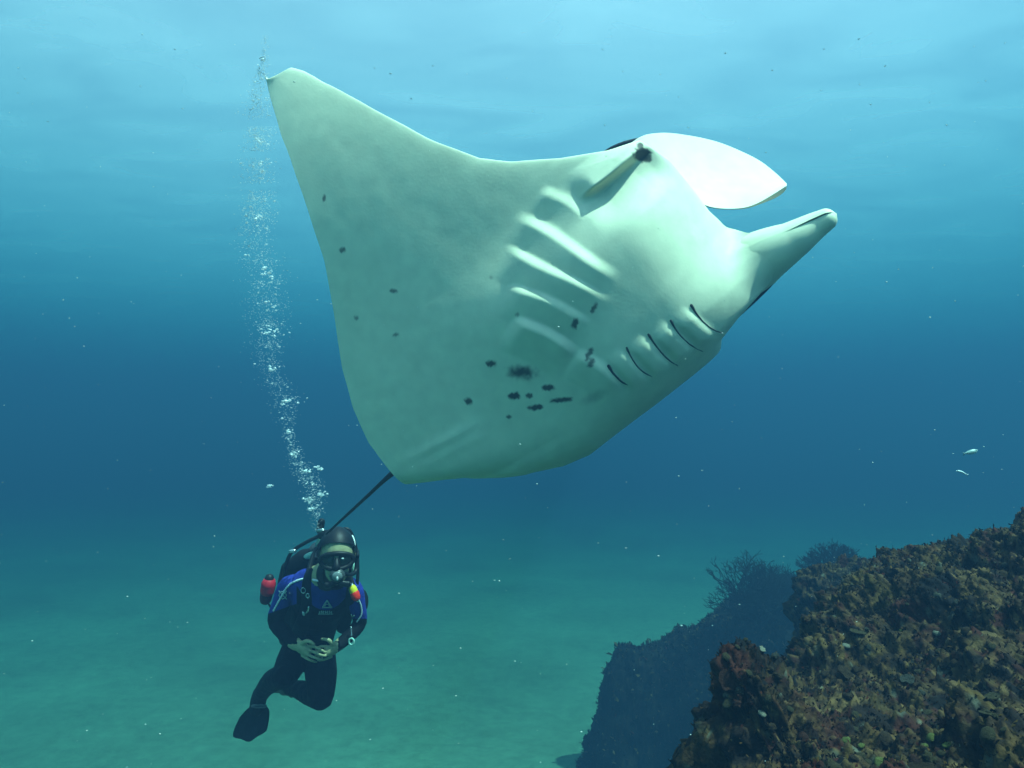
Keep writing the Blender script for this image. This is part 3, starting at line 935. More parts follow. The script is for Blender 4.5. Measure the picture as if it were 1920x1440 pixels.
def build_diver():
    root = empty('person', tuple(c2w(dv(578, 1240, .3))))
    tag(root, 'scuba diver in blue and black wetsuit hovering with hands clasped', 'person')
    # ---- one continuous body
    P = [loft(SPINE)]
    def limb(pts, rad, n=18, flat=1.0):
        P.append(tube([dv(*p) for p in pts], rad, 18, n, flat))
    limb([(560, 1096, .0), (541, 1100, .02), (527, 1132, .05), (517, 1164, .07), (533, 1188, .02), (556, 1209, -.05)], [.056, .060, .053, .046, .042, .034])
    limb([(645, 1098, .0), (662, 1104, .02), (670, 1136, .06), (674, 1168, .09), (654, 1193, .03), (632, 1212, -.05)], [.052, .055, .048, .041, .037, .031])
    limb([(556, 1222, .33), (545, 1245, .24), (532, 1270, .14)], [.098, .092, .072])
    limb([(531, 1268, .13), (512, 1276, .30), (496, 1292, .44), (485, 1312, .56)], [.070, .068, .054, .042])
    limb([(598, 1222, .33), (602, 1265, .25), (602, 1308, .16)], [.098, .095, .074])
    limb([(602, 1308, .16), (580, 1300, .34), (558, 1292, .52), (542, 1290, .66)], [.072, .068, .054, .042])
    # neck, skull, jaw, nose, ears
    P.append(tube([dv(614, 1082, -.04), dv(622, 1066, -.10), HEAD - HU * .05], [.062, .058, .056], 16, 8))
    P.append(ellipsoid(hp(0, .030, -.012), (.084, .100, .118), 26, 18, HFR))
    P.append(ellipsoid(hp(0, -.062, .030), (.062, .070, .070), 22, 14, HFR))
    P.append(ellipsoid(hp(0, -.105, .062), (.030, .026, .022), 14, 10, HFR))
    P.append(tube([hp(0, .030, .085), hp(0, -.005, .106), hp(0, -.022, .108)], [.010, .015, .017], 10, 8))
    for s in (-1, 1):
        P.append(ellipsoid(hp(s * .086, .005, -.005), (.012, .022, .034), 12, 10, HFR))
        P.append(ellipsoid(hp(s * .030, -.055, .078), (.022, .018, .016), 12, 10, HFR))
    # hands: palm, four fingers and a thumb each, closed on one another
    hand_tips = []
    def hand(palm, fingers, thumb, rp):
        P.append(tube([dv(*p) for p in palm], rp, 14, 10, 0.62, up=(0, 0.2, 1)))
        for f, r in fingers:
            P.append(tube([dv(*p) for p in f], [r, r * .96, r * .9, r * .72], 10, 14))
        P.append(tube([dv(*p) for p in thumb], [.0125, .0115, .0105, .008], 10, 12))
    hand([(552, 1206, -.05), (564, 1213, -.07), (576, 1220, -.085)],
         [([(566, 1229, -.070), (578, 1236, -.088), (588, 1240, -.084), (594, 1241, -.070)], .0082), ([(571, 1224, -.086), (585, 1231, -.108), (597, 1235, -.104), (605, 1236, -.090)], .0088),
          ([(576, 1218, -.092), (590, 1223, -.118), (602, 1228, -.112), (610, 1230, -.096)], .0088), ([(580, 1211, -.092), (593, 1214, -.116), (603, 1219, -.114), (609, 1223, -.102)], .0084)],
         [(566, 1206, -.085), (575, 1202, -.112), (583, 1204, -.124), (589, 1209, -.124)], [.030, .037, .034])
    hand([(634, 1210, -.05), (626, 1216, -.065), (616, 1221, -.075)],
         [([(622, 1231, -.060), (610, 1236, -.068), (601, 1238, -.062), (596, 1238, -.052)], .0080), ([(618, 1226, -.074), (606, 1229, -.080), (597, 1229, -.070), (591, 1228, -.060)], .0086),
          ([(615, 1219, -.080), (602, 1221, -.090), (594, 1222, -.080), (588, 1222, -.068)], .0086), ([(613, 1212, -.080), (603, 1212, -.092), (597, 1214, -.086), (592, 1216, -.076)], .0082)],
         [(624, 1208, -.080), (617, 1201, -.100), (610, 1198, -.108), (604, 1198, -.108)], [.027, .034, .031])
    me = voxel_fuse([(c2w(V), Fq) for V, Fq in P], 0.0042, 3)
    n = len(me.polygons)
    cen = np.zeros(n * 3)
    me.polygons.foreach_get('center', cen)
    cw = cen.reshape(-1, 3)
    cc = w2c(cw)
    uv = proj(cc)
    # skin, black neoprene, blue neoprene
    mi = np.ones(n, np.int32)
    head = np.linalg.norm(cc - HEAD, axis=1) < .23
    u, v, d = uv[:, 0], uv[:, 1], cc[:, 2] - DD
    chest = (v > 1066) & (v < 1165) & ~head
    tl = (v < 1144 - 0.016 * (u - 610) ** 2)
    arm_l = (u < 556) & (v < 1150 - (u - 505) * .35) & (v > 1060)
    arm_r = (u > 655) & (v < 1160)
    mi[chest & (tl | arm_l | arm_r) & (d < .25)] = 2
    dl, dr = np.linalg.norm(cc - dv(572, 1218, -.07), axis=1), np.linalg.norm(cc - dv(614, 1218, -.07), axis=1)
    hands = ((np.minimum(dl, dr) < .105) & (d < .02) & (v > 1196)) & ~((u < 557) & (v < 1208)) & ~((u > 634))
    mi[hands] = 0
    mi[head & ((cc - HEAD) @ HU > -.185)] = 0
    me.polygons.foreach_set('material_index', mi)
    o = bpy.data.objects.new('body', me)
    COL.objects.link(o)
    o.parent = root
    me.transform(Matrix.Translation(-Vector(root.location)))
    global BODY_BVH
    from mathutils.bvhtree import BVHTree
    bmx = bmesh.new()
    bmx.from_mesh(me)
    BODY_BVH = (BVHTree.FromBMesh(bmx), Vector(root.location))
    bmx.free()
    for m in (mat('skin', (0.50, 0.47, 0.26), .6, .3, noise=(30, (0.38, 0.35, 0.19), .2)), mat('neoprene_black', (0.004, 0.004, 0.006), .8, .15, bump=(13, 1.0)), mat('neoprene_blue', (0.030, 0.046, 0.36), .7, .2, bump=(13, 1.0), noise=(9, (0.022, 0.032, 0.25), .2))):
        me.materials.append(m)
    M_black = mat('rubber_black', (0.006, 0.0065, 0.009), .5, .35)
    M_white = mat('piping_white', (0.90, 0.93, 0.93), .5)
    def add(name, V, Fq, m, parent=root, smooth=True):
        return part(name, c2w(V), Fq, m, parent, smooth)
    # ---- hood: a shell over the skull, open at the face
    th = np.linspace(0, 2 * math.pi, 40, endpoint=False)
    rows = []
    for q in np.linspace(0, 1, 22):
        a = q * 2.35                                     # from the crown backwards round to the face opening
        rows.append((math.cos(a), math.sin(a)))
    Vh = []
    ax = nrm(HF * -0.55 + HU * .83)                      # axis through the crown-back of the head
    e1 = HR
    e2 = np.cross(ax, e1)
    for (c, s_) in rows:
        for t_ in th:
            dirn = ax * c + (e1 * math.cos(t_) + e2 * math.sin(t_)) * s_
            loc = np.array((dirn @ HR, dirn @ HF, dirn @ HU))
            k = 1 / math.sqrt((loc[0] / .097) ** 2 + (loc[1] / .112) ** 2 + (loc[2] / .135) ** 2)
            Vh.append(HEAD + (HU * .020 - HF * .010 + dirn * k) * HS)
    Vh = np.array(Vh)
    Fh = grid_faces(22, 40, wrap=True)
    fc = (Vh[Fh].mean(1) - HEAD) / HS
    f_, u_, r_ = fc @ HF, fc @ HU, fc @ HR
    opening = (f_ > .030) & (u_ < .098 - 5 * r_ ** 2) 
    add('hood', Vh, Fh[~opening], M_black)
    nk, nq = tube([dv(612, 1086, -.04), dv(618, 1074, -.08), HEAD - HU * .10 - HF * .03], [.078, .076, .092], 26, 10, caps=False)
    add('hood_collar', nk, nq, M_black)
    # ---- mask
    mask = empty('mask', (0, 0, 0))
    mask.parent = root
    R = [hp(.078 * math.cos(t_) * (1.06 if abs(math.cos(t_)) > .5 else 1), .002 + .042 * math.sin(t_), .098 - .030 * abs(math.cos(t_)) ** 2) for t_ in np.linspace(0, 2 * math.pi, 33)]
    def msub(name, V, Fq, m):
        return link(name, mesh_np(name, c2w(V) - np.array(root.location), Fq), m, mask)
    vq = tube(R, .013, 10, caps=False)
    msub('frame', *vq, M_black)
    sk = np.array([[R[i], hp(.080 * math.cos(t_), .002 + .056 * math.sin(t_), .055 - .03 * abs(math.cos(t_)))] for i, t_ in enumerate(np.linspace(0, 2 * math.pi, 33))])
    msub('skirt', sk.reshape(-1, 3), grid_faces(33, 2), M_black)
    glass = mat('mask_glass', (0.02, 0.03, 0.03), .06, .6)
    gn = glass.node_tree
    gb = gn.nodes['Principled BSDF']
    gb.inputs['Alpha'].default_value = 0.45
    for s in (-1, 1):
        V, Fq = ellipsoid(hp(s * .037, .002, .091), (.034, .006, .038), 24, 14, HFR)
        msub('lens', V, Fq, glass)
        V, Fq = ellipsoid(hp(s * .033, .006, .076), (.014, .006, .009), 14, 8, HFR)
        add('eye', V, Fq, mat('eye_white', (.5, .52, .48), .3))
    V, Fq = tube([hp(0, .015, .100), hp(0, -.018, .118), hp(0, -.034, .112)], [.010, .019, .022], 12, 10)
    msub('nose_pocket', V, Fq, M_black)
    V, Fq = ellipsoid(hp(.030, .016, .100), (.007, .003, .0045), 12, 8, HFR)
    msub('glint', V, Fq, mat('lens_glint', (.8, .85, .85), .1, .8))  # pale bead standing in for a highlight on the lens
    st = [hp(s * .105, .008, f) for s, f in ((-1, .06), (-1.02, 0), (-.9, -.08), (0, -.13), (.9, -.08), (1.02, 0), (1, .06))]
    V, Fq = tube(st, .010, 8, 40, caps=False)
    msub('strap', V, Fq, M_black)
    # ---- white piping and chest print
    def on_torso(pts, r, n=30, lift=.005, up=(0, 0, 1)):
        c = catmull(np.array(pts, float), n)
        return tube([on_body(a[0], a[1], lift) for a in c], r, 8, up=up)
    for pts in ([(556, 1089), (566, 1086), (573, 1085)], [(587, 1087), (596, 1089)], [(639, 1094), (649, 1093)]):
        V, Fq = on_torso(pts, .0062, 14)
        add('piping', V, Fq, M_white)
    arm1 = [(557, 1089, -.05), (546, 1094, -.062), (536, 1104, -.068), (528, 1118, -.048), (520, 1132, -.028), (513, 1145, -.005)]
    V, Fq = tube([on_body(a, b, .004) for a, b in catmull(np.array(arm1)[:, :2], 40)], .0055, 8)
    add('piping', V, Fq, M_white)
    arm2 = [(668, 1118, -.052), (675, 1130, -.03), (678, 1142, .0), (677, 1154, .02), (669, 1166, .03)]
    V, Fq = tube([on_body(a, b, .004) for a, b in catmull(np.array(arm2)[:, :2], 30)], .0042, 8)
    add('piping', V, Fq, M_white)
    # sleeve emblem: crossed strokes in a ring
    eb = [tube([on_body(523 + 14 * k, 1108 + 15 * k, .005) for k in np.linspace(0, 1, 6)], .0034, 6), tube([on_body(537 - 13 * k, 1108 + 15 * k, .005) for k in np.linspace(0, 1, 6)], .0034, 6), tube([on_body(523 + 7 * (1 + math.cos(a)), 1116 + 7 * math.sin(a), .005) for a in np.linspace(0, 6.28, 9)], .0028, 6)]
    V, Fq = merge(eb)
    add('sleeve_emblem', V, Fq, mat('print_mint', (.45, .62, .58), .6))
    pm = mat('print_grey', (.38, .48, .46), .6)
    def tri(pts, r):
        return tube([on_body(a, b, .006) for a, b in pts], r, 6, 24, caps=False)
    lo = []
    for a, b in (((613, 1126), (605, 1139)), ((605, 1139), (622, 1139)), ((622, 1139), (613, 1126))):
        lo.append(tube([on_body(a[0] + (b[0] - a[0]) * k, a[1] + (b[1] - a[1]) * k, .006) for k in np.linspace(0, 1, 6)], .0042, 6))
    lo.append(tube([on_body(*p, .006) for p in ((609, 1136), (612, 1133), (616, 1134), (618, 1137))], .003, 6))
    V, Fq = merge(lo)
    add('chest_emblem', V, Fq, pm)
    let = []
    for k in range(7):                                  # a row of small upright letters, too blurred to read
        u0 = 599 + k * 3.7
        let.append(tube([on_body(u0, 1151.2, .006), on_body(u0 + .5, 1146 + (1 if k in (0, 6) else 0), .006)], .0038, 6))
        if k % 2:
            let.append(tube([on_body(u0, 1148.5, .006), on_body(u0 + 2.4, 1148.5, .006)], .0026, 6))
    let.append(tube([on_body(a, 1151.6, .006) for a in np.linspace(597, 624, 8)], .0028, 6))
    V, Fq = merge(let)
    add('chest_lettering', V, Fq, pm)
    # ---- fins
    M_fin = mat('fin_rubber', (0.008, 0.011, 0.012), .6, .3, bump=(20, .4))
    def fin(foot, path, wid, side, thick=.012):
        fr = empty('fin', (0, 0, 0))
        fr.parent = root
        off = np.array(root.location)
        V, Fq = tube([dv(*p) for p in foot], [.048, .052, .044], 16, 12, .75)
        link('foot_pocket', mesh_np('foot_pocket', c2w(V) - off, Fq), M_fin, fr)
        c = catmull(np.array([dv(*p) for p in path]), 24)
        w = np.interp(np.linspace(0, 1, 24), np.linspace(0, 1, len(wid)), wid)
        sd = nrm(np.array(side, float))
        g = np.linspace(-1, 1, 13)
        tn = nrm(np.gradient(c, axis=0))
        nr = nrm(np.cross(tn, sd))
        A = c[:, None] + sd * (w[:, None, None] * g[None, :, None])
        rib = (0.010 * np.cos(g * math.pi * 3) + .006)[None, :, None] * nr[:, None]
        endcut = (0.006 * np.cos(g * math.pi * 2) - .045 * g ** 2)[None, :, None] * tn[:, None] * np.linspace(0, 1, 24)[:, None, None] ** 4
        top = A + rib * .5 + nr[:, None] * thick * .5 + endcut
        bot = A + rib * .5 - nr[:, None] * thick * .5 + endcut
        loop = np.concatenate([top, bot[:, ::-1]], 1)
        n_ = loop.shape[1]
        V = loop.reshape(-1, 3)
        Fq = np.vstack([grid_faces(24, n_, wrap=True), [[23 * n_ + k, 23 * n_ + k + 1, 23 * n_ + n_ - 2 - k, 23 * n_ + n_ - 1 - k] for k in range(12)]])
        link('blade', mesh_np('blade', c2w(V) - off, Fq), M_fin, fr)
    fin([(488, 1300, .54), (484, 1316, .55), (480, 1332, .55)], [(482, 1324, .55), (476, 1345, .54), (470, 1368, .52), (467, 1389, .49)], [.050, .092, .104, .106, .098], (1, .12, .15))
    V, Fq = tube([dv(472 + 14 * (1 + math.cos(a)), 1324 + 2.5 * math.sin(a), .50) for a in np.linspace(0, 6.28, 13)], .006, 6, caps=False)
    add('fin_strap', V, Fq, mat('strap_grey', (.16, .18, .17), .6))
    fin([(545, 1290, .62), (538, 1291, .72), (533, 1292, .80)], [(536, 1291, .78), (530, 1294, .90), (526, 1297, 1.04), (523, 1300, 1.16)], [.05, .085, .10, .10, .09], (.9, -.35, .1))
    return root
diver = build_diver()

# ------------------------------------------------------------------ scuba gear worn by the diver
def build_gear():
    root = empty('scuba_gear', tuple(c2w(dv(575, 1215, .45))))
    tag(root, 'black buoyancy vest with tank, hoses and regulator worn by the diver', 'scuba gear')
    off = np.array(root.location)
    B = mat('vest_black', (0.007, 0.0075, 0.012), .75, .2, bump=(25, .3))
    H = mat('hose_black', (0.006, 0.007, 0.009), .45, .35)
    S = mat('steel', (.55, .58, .58), .25, .5, metal=.8)
    W = mat('reflect_white', (.75, .82, .80), .5)
    MINT = mat('reflect_mint', (.36, .66, .56), .6)
    def add(name, vf, m, parent=root):
        return part(name, c2w(vf[0]), vf[1], m, parent)
    # tank with valve
    tank = add('tank', tube([dv(566, 1225, .60), dv(575, 1180, .50), dv(592, 1090, .26), dv(600, 1040, .12)], [.085, .092, .092, .080], 26, 24), mat('tank_dark', (.03, .035, .04), .35, .4))
    sub = lambda name, vf, m, parent: link(name, mesh_np(name, c2w(vf[0]) - off, vf[1]), m, parent)
    sub('tank_neck', tube([dv(600, 1040, .12), dv(603, 1012, .05), dv(604, 1000, .03)], [.045, .028, .026], 14, 10), S, tank)
    sub('valve_knob', tube([dv(600, 996, .03), dv(601, 986, .01), dv(603, 978, -.005)], [.020, .022, .020], 12, 8), H, tank)
    sub('first_stage', tube([dv(602, 1004, -.01), dv(612, 1002, -.04), dv(618, 1000, -.05)], [.022, .026, .020], 14, 8), H, tank)
    sub('yoke_screw', tube([dv(598, 994, .0), dv(605, 994, -.02)], [.012, .012], 10), S, tank)
    # vest: back cell, front panels, straps
    vest = add('vest', loft(np.array([(560, 1205, .46, 40, .07), (563, 1180, .42, 54, .09), (572, 1140, .34, 60, .10), (580, 1100, .24, 62, .10), (580, 1070, .16, 54, .09), (586, 1045, .10, 30, .06), (592, 1036, .08, 14, .03)])), B)
    for pts, r in (([(582, 1072), (577, 1086), (574, 1106), (575, 1130), (570, 1160), (560, 1188)], [.024, .026, .027, .028, .040, .046]), ([(655, 1084), (658, 1100), (656, 1125), (652, 1150), (642, 1180)], [.022, .024, .026, .034, .040])):
        c = np.array(pts, float)
        P_ = [on_body(a, b, .006) for a, b in c]
        V, Fq = tube(P_, r, 14, 30, .38, up=(1, 0, 0.0)) if False else tube(P_, r, 14, 30, .42, up=(0, 0.1, 1))
        sub('shoulder_strap', (V, Fq), B, vest)
    sub('waist_band', tube([dv(540 + 76 * k, 1196 + 4 * math.sin(k * 3), .24 - .13 * math.sin(math.pi * k)) for k in np.linspace(0, 1, 12)], .020, 10, caps=True), B, vest)
    sub('reflective_patch', ellipsoid(dv(584, 1041, .045), (.046, .020, .022), 20, 12, np.stack([nrm((1, .25, 0)), nrm((-.25, 1, 0)), np.array((0, 0, 1.))])), MINT, vest)
    sub('reflective_patch', ellipsoid(dv(663, 1066, -.06), (.014, .034, .012), 16, 12), MINT, vest)
    sub('side_pocket', ellipsoid(dv(676, 1128, .10), (.045, .075, .06), 20, 14), B, vest)
    # d-rings and clips on the strap
    bits = []
    def ring(u, v, r, dz_or_lift, rr=.0035, tors=True, el=1.3):
        c = on_body(u, v, dz_or_lift) if tors else dv(u, v, dz_or_lift)
        return tube([c + np.array((math.cos(a) * r, math.sin(a) * r * el, 0)) for a in np.linspace(0, 2 * math.pi, 17)], rr, 6, caps=False)
    sub('d_ring', ring(569, 1107, .012, .022), S, vest)
    sub('d_ring', ring(577, 1117, .009, .026, .004), S, vest)
    sub('clip', tube([on_body(579, 1138, .024), on_body(577, 1146, .024), on_body(573, 1150, .024)], .006, 8, 10), S, vest)
    sub('clip', tube([on_body(569, 1148, .026), on_body(570, 1152, .026)], .008, 8), W, vest)
    sub('clip', tube([on_body(659, 1152, .02), on_body(661, 1157, .02), on_body(664, 1154, .02)], .004, 8, 10), S, vest)
    # hanging pull ring on its cord
    sub('pull_cord', tube([dv(658, 1176, -.02), dv(659, 1186, -.025), dv(659, 1192, -.03)], .0045, 8, 10), S, vest)
    sub('pull_ring', ring(659, 1203, .014, -.03, .006, False), MINT, vest)
    # yellow and red marker on the shoulder
    mk = add('marker', tube([dv(659, 1096, -.13), dv(661, 1101, -.13)], [.009, .010], 10), W)
    sub('marker_band', tube([dv(661, 1103, -.132), dv(664, 1110, -.134)], [.022, .023], 14), mat('marker_yellow', (.85, .70, .02), .5), mk)
    sub('marker_band', tube([dv(665, 1112, -.135), dv(668, 1120, -.136)], [.025, .024], 14), mat('marker_red', (.95, .03, .01), .5), mk)
    sub('marker_tip', tube([dv(669, 1122, -.134), dv(671, 1127, -.13)], [.010, .008], 10), W, mk)
    # hoses
    hz = [([(600, 1004, .0), (572, 1018, .0), (548, 1034, .02), (537, 1056, .03), (532, 1080, .05), (530, 1100, .09)], .0105), ([(618, 1001, -.06), (648, 996, -.10), (662, 1018, -.13), (668, 1044, -.14), (667, 1070, -.16), (655, 1078, -.22), (640, 1072, -.27)], .0115),
          ([(616, 1004, -.03), (652, 992, -.02), (668, 1030, .0), (671, 1070, .0), (670, 1100, .0), (676, 1125, .04)], .0095), ([(604, 1016, .02), (588, 1040, -.02), (580, 1066, -.06), (578, 1085, -.10)], .013)]
    hs = [add('hose', tube([dv(*p) for p in pts], r, 12, 60), H) for pts, r in hz]
    sub('hose_sleeve', tube([dv(660, 1006, -.118), dv(663, 1014, -.135), dv(664, 1022, -.142)], .0085, 10, 10), W, hs[1])
    sub('hose_clip', tube([dv(545, 1034, .005), dv(552, 1033, .0)], .012, 10), S, hs[0])
    # regulator at the mouth
    c = hp(.004, -.066, .118)
    reg = part('regulator', c2w(ellipsoid(c, (.040, .026, .036), 24, 14, HFR)[0]), ellipsoid(c, (.040, .026, .036), 24, 14, HFR)[1], mat('regulator_grey', (.05, .06, .06), .35, .5), root)
    sub('purge_cover', ellipsoid(c + HF * .021 + HU * .003, (.026, .010, .024), 20, 10, HFR), mat('purge_grey', (.20, .24, .24), .3, .5), reg)
    for s in (-1, 1):
        sub('exhaust_tee', tube([c - HU * .030, c - HU * .044 + HR * s * .03 + HF * .0, c - HU * .050 + HR * s * .055], [.014, .016, .018], 12, 10, .7), H, reg)
    sub('purge_bolt', ellipsoid(c + HF * .031 - HU * .006, (.006, .004, .011), 10, 8, HFR), W, reg)
    return root
build_gear()

def build_torch():
    root = empty('dive_torch', tuple(c2w(dv(502, 1122, .16))))
    tag(root, 'red and black dive torch hanging behind the diver by the blue sleeve', 'torch')
    R_ = mat('torch_red', (.62, .015, .03), .45)
    K_ = mat('torch_black', (.010, .011, .013), .5)
    part('handle', c2w(tube([dv(498, 1124, .16), dv(501, 1108, .15)], [.034, .038], 16, 6)[0]), tube([dv(498, 1124, .16), dv(501, 1108, .15)], [.034, .038], 16, 6)[1], mat('torch_dark_red', (.10, .008, .016), .5), root)
    V, Fq = tube([dv(501, 1109, .15), dv(504, 1094, .14)], [.041, .042], 18, 6)
    part('band', c2w(V), Fq, R_, root)
    V, Fq = tube([dv(504, 1093, .14), dv(505, 1083, .14)], [.028, .026], 16, 5)
    part('lamp_head', c2w(V), Fq, K_, root)
    V, Fq = tube([dv(500, 1128, .16), dv(506, 1136, .16), dv(512, 1150, .15)], .006, 8, 12)
    part('lanyard', c2w(V), Fq, K_, root)
build_torch()

# ------------------------------------------------------------------ bubbles, drifting specks, small fish
def bubble_material():
    m = bpy.data.materials.new('air_bubble')
    m.use_nodes = True
    t = m.node_tree
    t.nodes.clear()
    out = t.nodes.new('ShaderNodeOutputMaterial')
    lw = t.nodes.new('ShaderNodeFresnel')
    lw.inputs['IOR'].default_value = 1.33
    ad = t.nodes.new('ShaderNodeMath')
    ad.operation = 'MULTIPLY_ADD'
    ad.inputs[1].default_value = 1.6
    ad.inputs[2].default_value = 0.55
    gl = t.nodes.new('ShaderNodeBsdfGlossy')
    gl.inputs['Roughness'].default_value = 0.18
    gl.inputs['Color'].default_value = (.95, 1, 1, 1)
    tl = t.nodes.new('ShaderNodeBsdfDiffuse')
    tl.inputs['Color'].default_value = (.85, .95, .95, 1)
    tb = t.nodes.new('ShaderNodeBsdfTranslucent')
    tb.inputs['Color'].default_value = (.95, 1, 1, 1)
    m0 = t.nodes.new('ShaderNodeMixShader')
    m0.inputs[0].default_value = 0.5
    t.links.new(tl.outputs[0], m0.inputs[1])
    t.links.new(tb.outputs[0], m0.inputs[2])
    m1 = t.nodes.new('ShaderNodeMixShader')
    m1.inputs[0].default_value = 0.78
    tr = t.nodes.new('ShaderNodeBsdfTransparent')
    m2 = t.nodes.new('ShaderNodeMixShader')
    t.links.new(lw.outputs[0], ad.inputs[0])
    t.links.new(ad.outputs[0], m2.inputs[0])
    t.links.new(gl.outputs[0], m1.inputs[1])
    t.links.new(m0.outputs[0], m1.inputs[2])
    t.links.new(tr.outputs[0], m2.inputs[1])
    t.links.new(m1.outputs[0], m2.inputs[2])
    t.links.new(m2.outputs[0], out.inputs[0])
    return m
def bubble_mesh(seed, flat):
    V, Fq = ellipsoid((0, 0, 0), (1, 1, flat), 12, 8)
    V = V * (1 + .5 * (fbm(V * .9 + seed * 5, 2, seed) - .5))[:, None]
    V[:, 2] -= .25 * flat * (V[:, 0] ** 2 + V[:, 1] ** 2)
    return mesh_np('bubble', V, Fq)
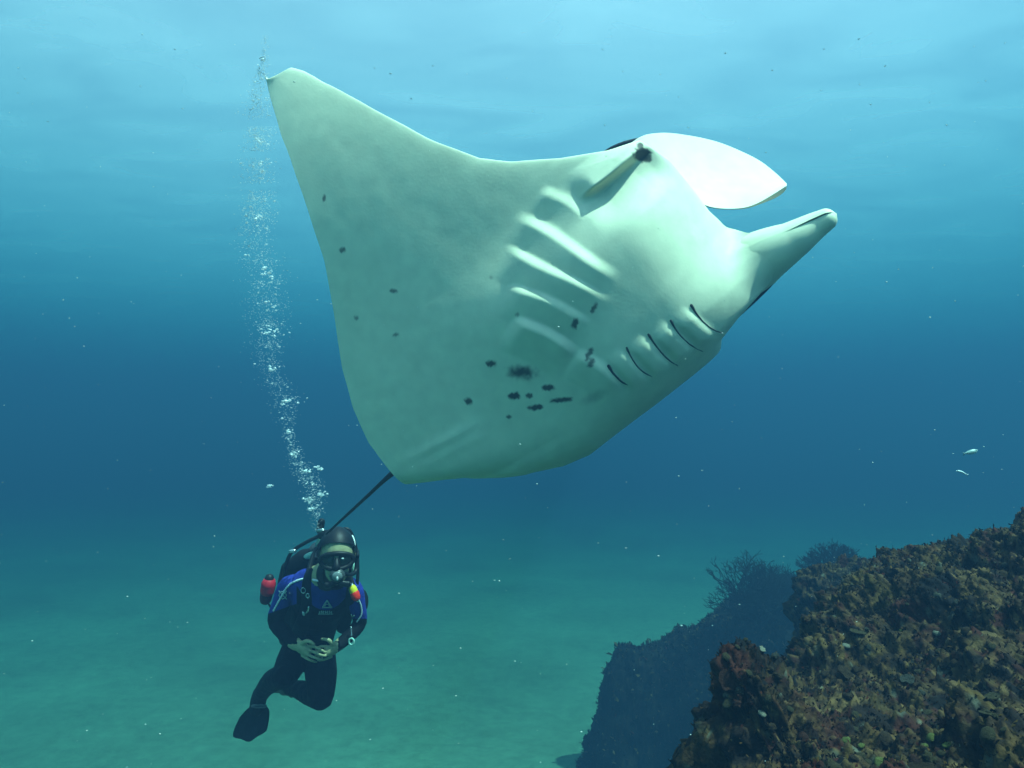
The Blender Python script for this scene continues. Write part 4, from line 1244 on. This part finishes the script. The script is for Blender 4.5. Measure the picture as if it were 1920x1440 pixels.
# the rising column: photograph row, centre, half width, weight
COLUMN = np.array([(972, 592, 9, .5), (945, 590, 16, 1.3), (915, 588, 20, 1.3), (890, 573, 22, 1.3), (865, 558, 18, 1.0), (830, 545, 12, .8), (805, 540, 10, .7), (765, 532, 26, .8), (740, 533, 30, 1.0), (700, 510, 18, .8), (665, 500, 30, 1.2), (630, 503, 30, 1.7), (590, 500, 36, 1.8), (550, 500, 38, 1.7), (510, 500, 34, 1.6), (470, 478, 34, 1.5), (420, 482, 32, 2.0), (380, 482, 30, 2.0), (320, 484, 30, 2.0), (260, 485, 28, 1.9), (200, 484, 26, 1.6), (160, 488, 20, 1.2), (130, 492, 10, .6), (90, 497, 5, .3)], float)
def build_bubbles():
    m = bubble_material()
    shapes = []
    for k, fl in enumerate((.75, .5, .36, .9)):
        me = bubble_mesh(k, fl)
        me.materials.append(m)
        shapes.append(me)
    w = COLUMN[:, 3] / COLUMN[:, 3].sum()
    def sample(n, spread):
        i = RNG.choice(len(COLUMN), n, p=w)
        v = COLUMN[i, 0] + RNG.uniform(-24, 24, n)
        o = np.argsort(COLUMN[:, 0])
        c = np.interp(v, COLUMN[o, 0], COLUMN[o, 1])
        h = np.interp(v, COLUMN[o, 0], COLUMN[o, 2])
        g = RNG.normal(0, .5, n)
        u = c + h * g * spread
        z = DD - .15 + RNG.normal(0, .5, n) * h * KM + (972 - v) * .0002
        return u, v, z
    clumps = [(502, 508, 14, 5), (513, 524, 20, 4), (506, 622, 16, 8), (520, 619, 8, 4), (508, 690, 10, 6), (532, 752, 14, 8), (541, 808, 9, 9), (548, 850, 12, 9), (575, 885, 16, 12), (598, 880, 8, 8), (600, 925, 9, 10), (578, 935, 11, 12), (585, 955, 9, 8), (507, 911, 6, 5), (482, 406, 18, 9), (490, 265, 14, 7)]
    pos = []
    for (u, v, s_, n) in clumps:
        for _ in range(n):
            pos.append((u + random.gauss(0, .5) * s_, v + random.gauss(0, .5) * s_ * .6, DD - .15 + random.gauss(0, .03), random.uniform(.0035, .0105)))
    u, v, z = sample(290 - len(pos), 1.0)
    pos += [(a, b, c, random.uniform(.003, .0065) * (1.35 if b < 480 else 1)) for a, b, c in zip(u, v, z)]
    for (a, b, c, r) in pos:
        o = bpy.data.objects.new('bubble', random.choice(shapes))
        COL.objects.link(o)
        o.location = at(a, b, c)
        o.scale = (r * random.uniform(.8, 1.7), r, r * random.uniform(.7, 1.1))
        o.rotation_euler = (random.gauss(0, .25), random.gauss(0, .25), random.uniform(0, 6))
        tier = 0 if b > 780 else (1 if b > 470 else 2)
        tag(o, ('silvery air bubble in the tight cluster just above the diver', 'silvery air bubble in the loose middle of the bubble column', 'small pale bubble in the thin upper column beside the raised wing tip')[tier], 'bubble', ('bubbles just above the diver', 'bubbles in the middle of the column', 'bubbles in the upper column')[tier])
    u, v, z = sample(4600, 1.15)
    P_ = c2w(np.stack([(u - 960) / FPX * z, -(v - 720) / FPX * z, z], -1))
    oct_ = np.array([(1, 0, 0), (0, 1, 0), (-1, 0, 0), (0, -1, 0), (0, 0, .6), (0, 0, -.6)], float)
    tri = np.array([(0, 1, 4), (1, 2, 4), (2, 3, 4), (3, 0, 4), (1, 0, 5), (2, 1, 5), (3, 2, 5), (0, 3, 5)])
    rr = RNG.uniform(.0014, .0034, len(P_)) * (1 + .5 * sst(-v, -600, -250))
    V = (P_[:, None] + oct_[None] * rr[:, None, None]).reshape(-1, 3)
    Fq = (tri[None] + 6 * np.arange(len(P_))[:, None, None]).reshape(-1, 3)
    o = link('bubble_mist', mesh_np('bubble_mist', V, Fq), m)
    tag(o, 'mist of tiny bubbles trailing up to the water surface', 'bubbles', kind='stuff')
    # specks adrift between lens and manta and beyond
    n = 700
    z = RNG.uniform(1.0, 6.5, n)
    u, v = RNG.uniform(-60, 1980, n), RNG.uniform(60, 1440, n)
    P_ = c2w(np.stack([(u - 960) / FPX * z, -(v - 720) / FPX * z, z], -1))
    rr = RNG.uniform(.35, 1.35, n) ** 2 * z / FPX * 1.15
    sq = RNG.uniform(.4, 1.6, (n, 1, 3))
    V = (P_[:, None] + oct_[None] * sq * rr[:, None, None]).reshape(-1, 3)
    Fq = (tri[None] + 6 * np.arange(n)[:, None, None]).reshape(-1, 3)
    o = link('drifting_specks', mesh_np('drifting_specks', V, Fq), mat('speck_pale', (.55, .62, .58), .8))
    tag(o, 'pale specks of plankton adrift in the water', 'plankton', kind='stuff')
build_bubbles()

def build_fish():
    def fish(path, rad, flat, name, label, cat, col, tailw):
        pts = [unproj(*p) for p in path]
        root = empty(name, tuple(c2w(pts[0])))
        tag(root, label, cat)
        V, Fq = tube(pts, rad, 12, 20, flat, up=(0, 0, 1))
        m = mat(name + '_scales', col, .3, .6)
        part('body', c2w(V), Fq, m, root)
        a, b = pts[-1], nrm(pts[-1] - pts[-2])
        up = np.array((-b[1], b[0], 0))
        th = np.array((0, 0, .0015))
        o = [a - b * tailw * .2, a + b * tailw + up * tailw * .7, a + b * tailw * .6, a + b * tailw - up * tailw * .7]
        V = np.array([p - th for p in o] + [p + th for p in o])
        Fq = [(0, 1, 2, 3), (7, 6, 5, 4), (0, 4, 5, 1), (1, 5, 6, 2), (2, 6, 7, 3), (3, 7, 4, 0)]
        part('tail_fin', c2w(V), Fq, m, root, False)
        e, q = ellipsoid(pts[0] + (pts[1] - pts[0]) * .5 + np.array((0, .002, -rad[1] * .5)), (.0025,) * 3, 8, 6)
        part('eye', c2w(e), q, mat('fish_eye', (.01, .01, .01), .3), root)
    fish([(1793, 883, 4.0), (1798, 883.5, 4.0), (1804, 885.5, 4.0), (1809, 888, 4.0), (1812, 889.5, 4.0)], [.002, .006, .0062, .004, .002], 1.0, 'slender_fish', 'slender silver fish glinting in the blue above the reef slope', 'fish', (.75, .85, .85), .010)
    fish([(1832, 844, 4.2), (1828, 846, 4.2), (1821, 847.5, 4.2), (1814, 849, 4.2), (1810, 850, 4.2)], [.004, .013, .014, .009, .004], .7, 'pale_fish', 'small pale blunt fish just above the slender silver one', 'fish', (.42, .55, .50), .016)
build_fish()
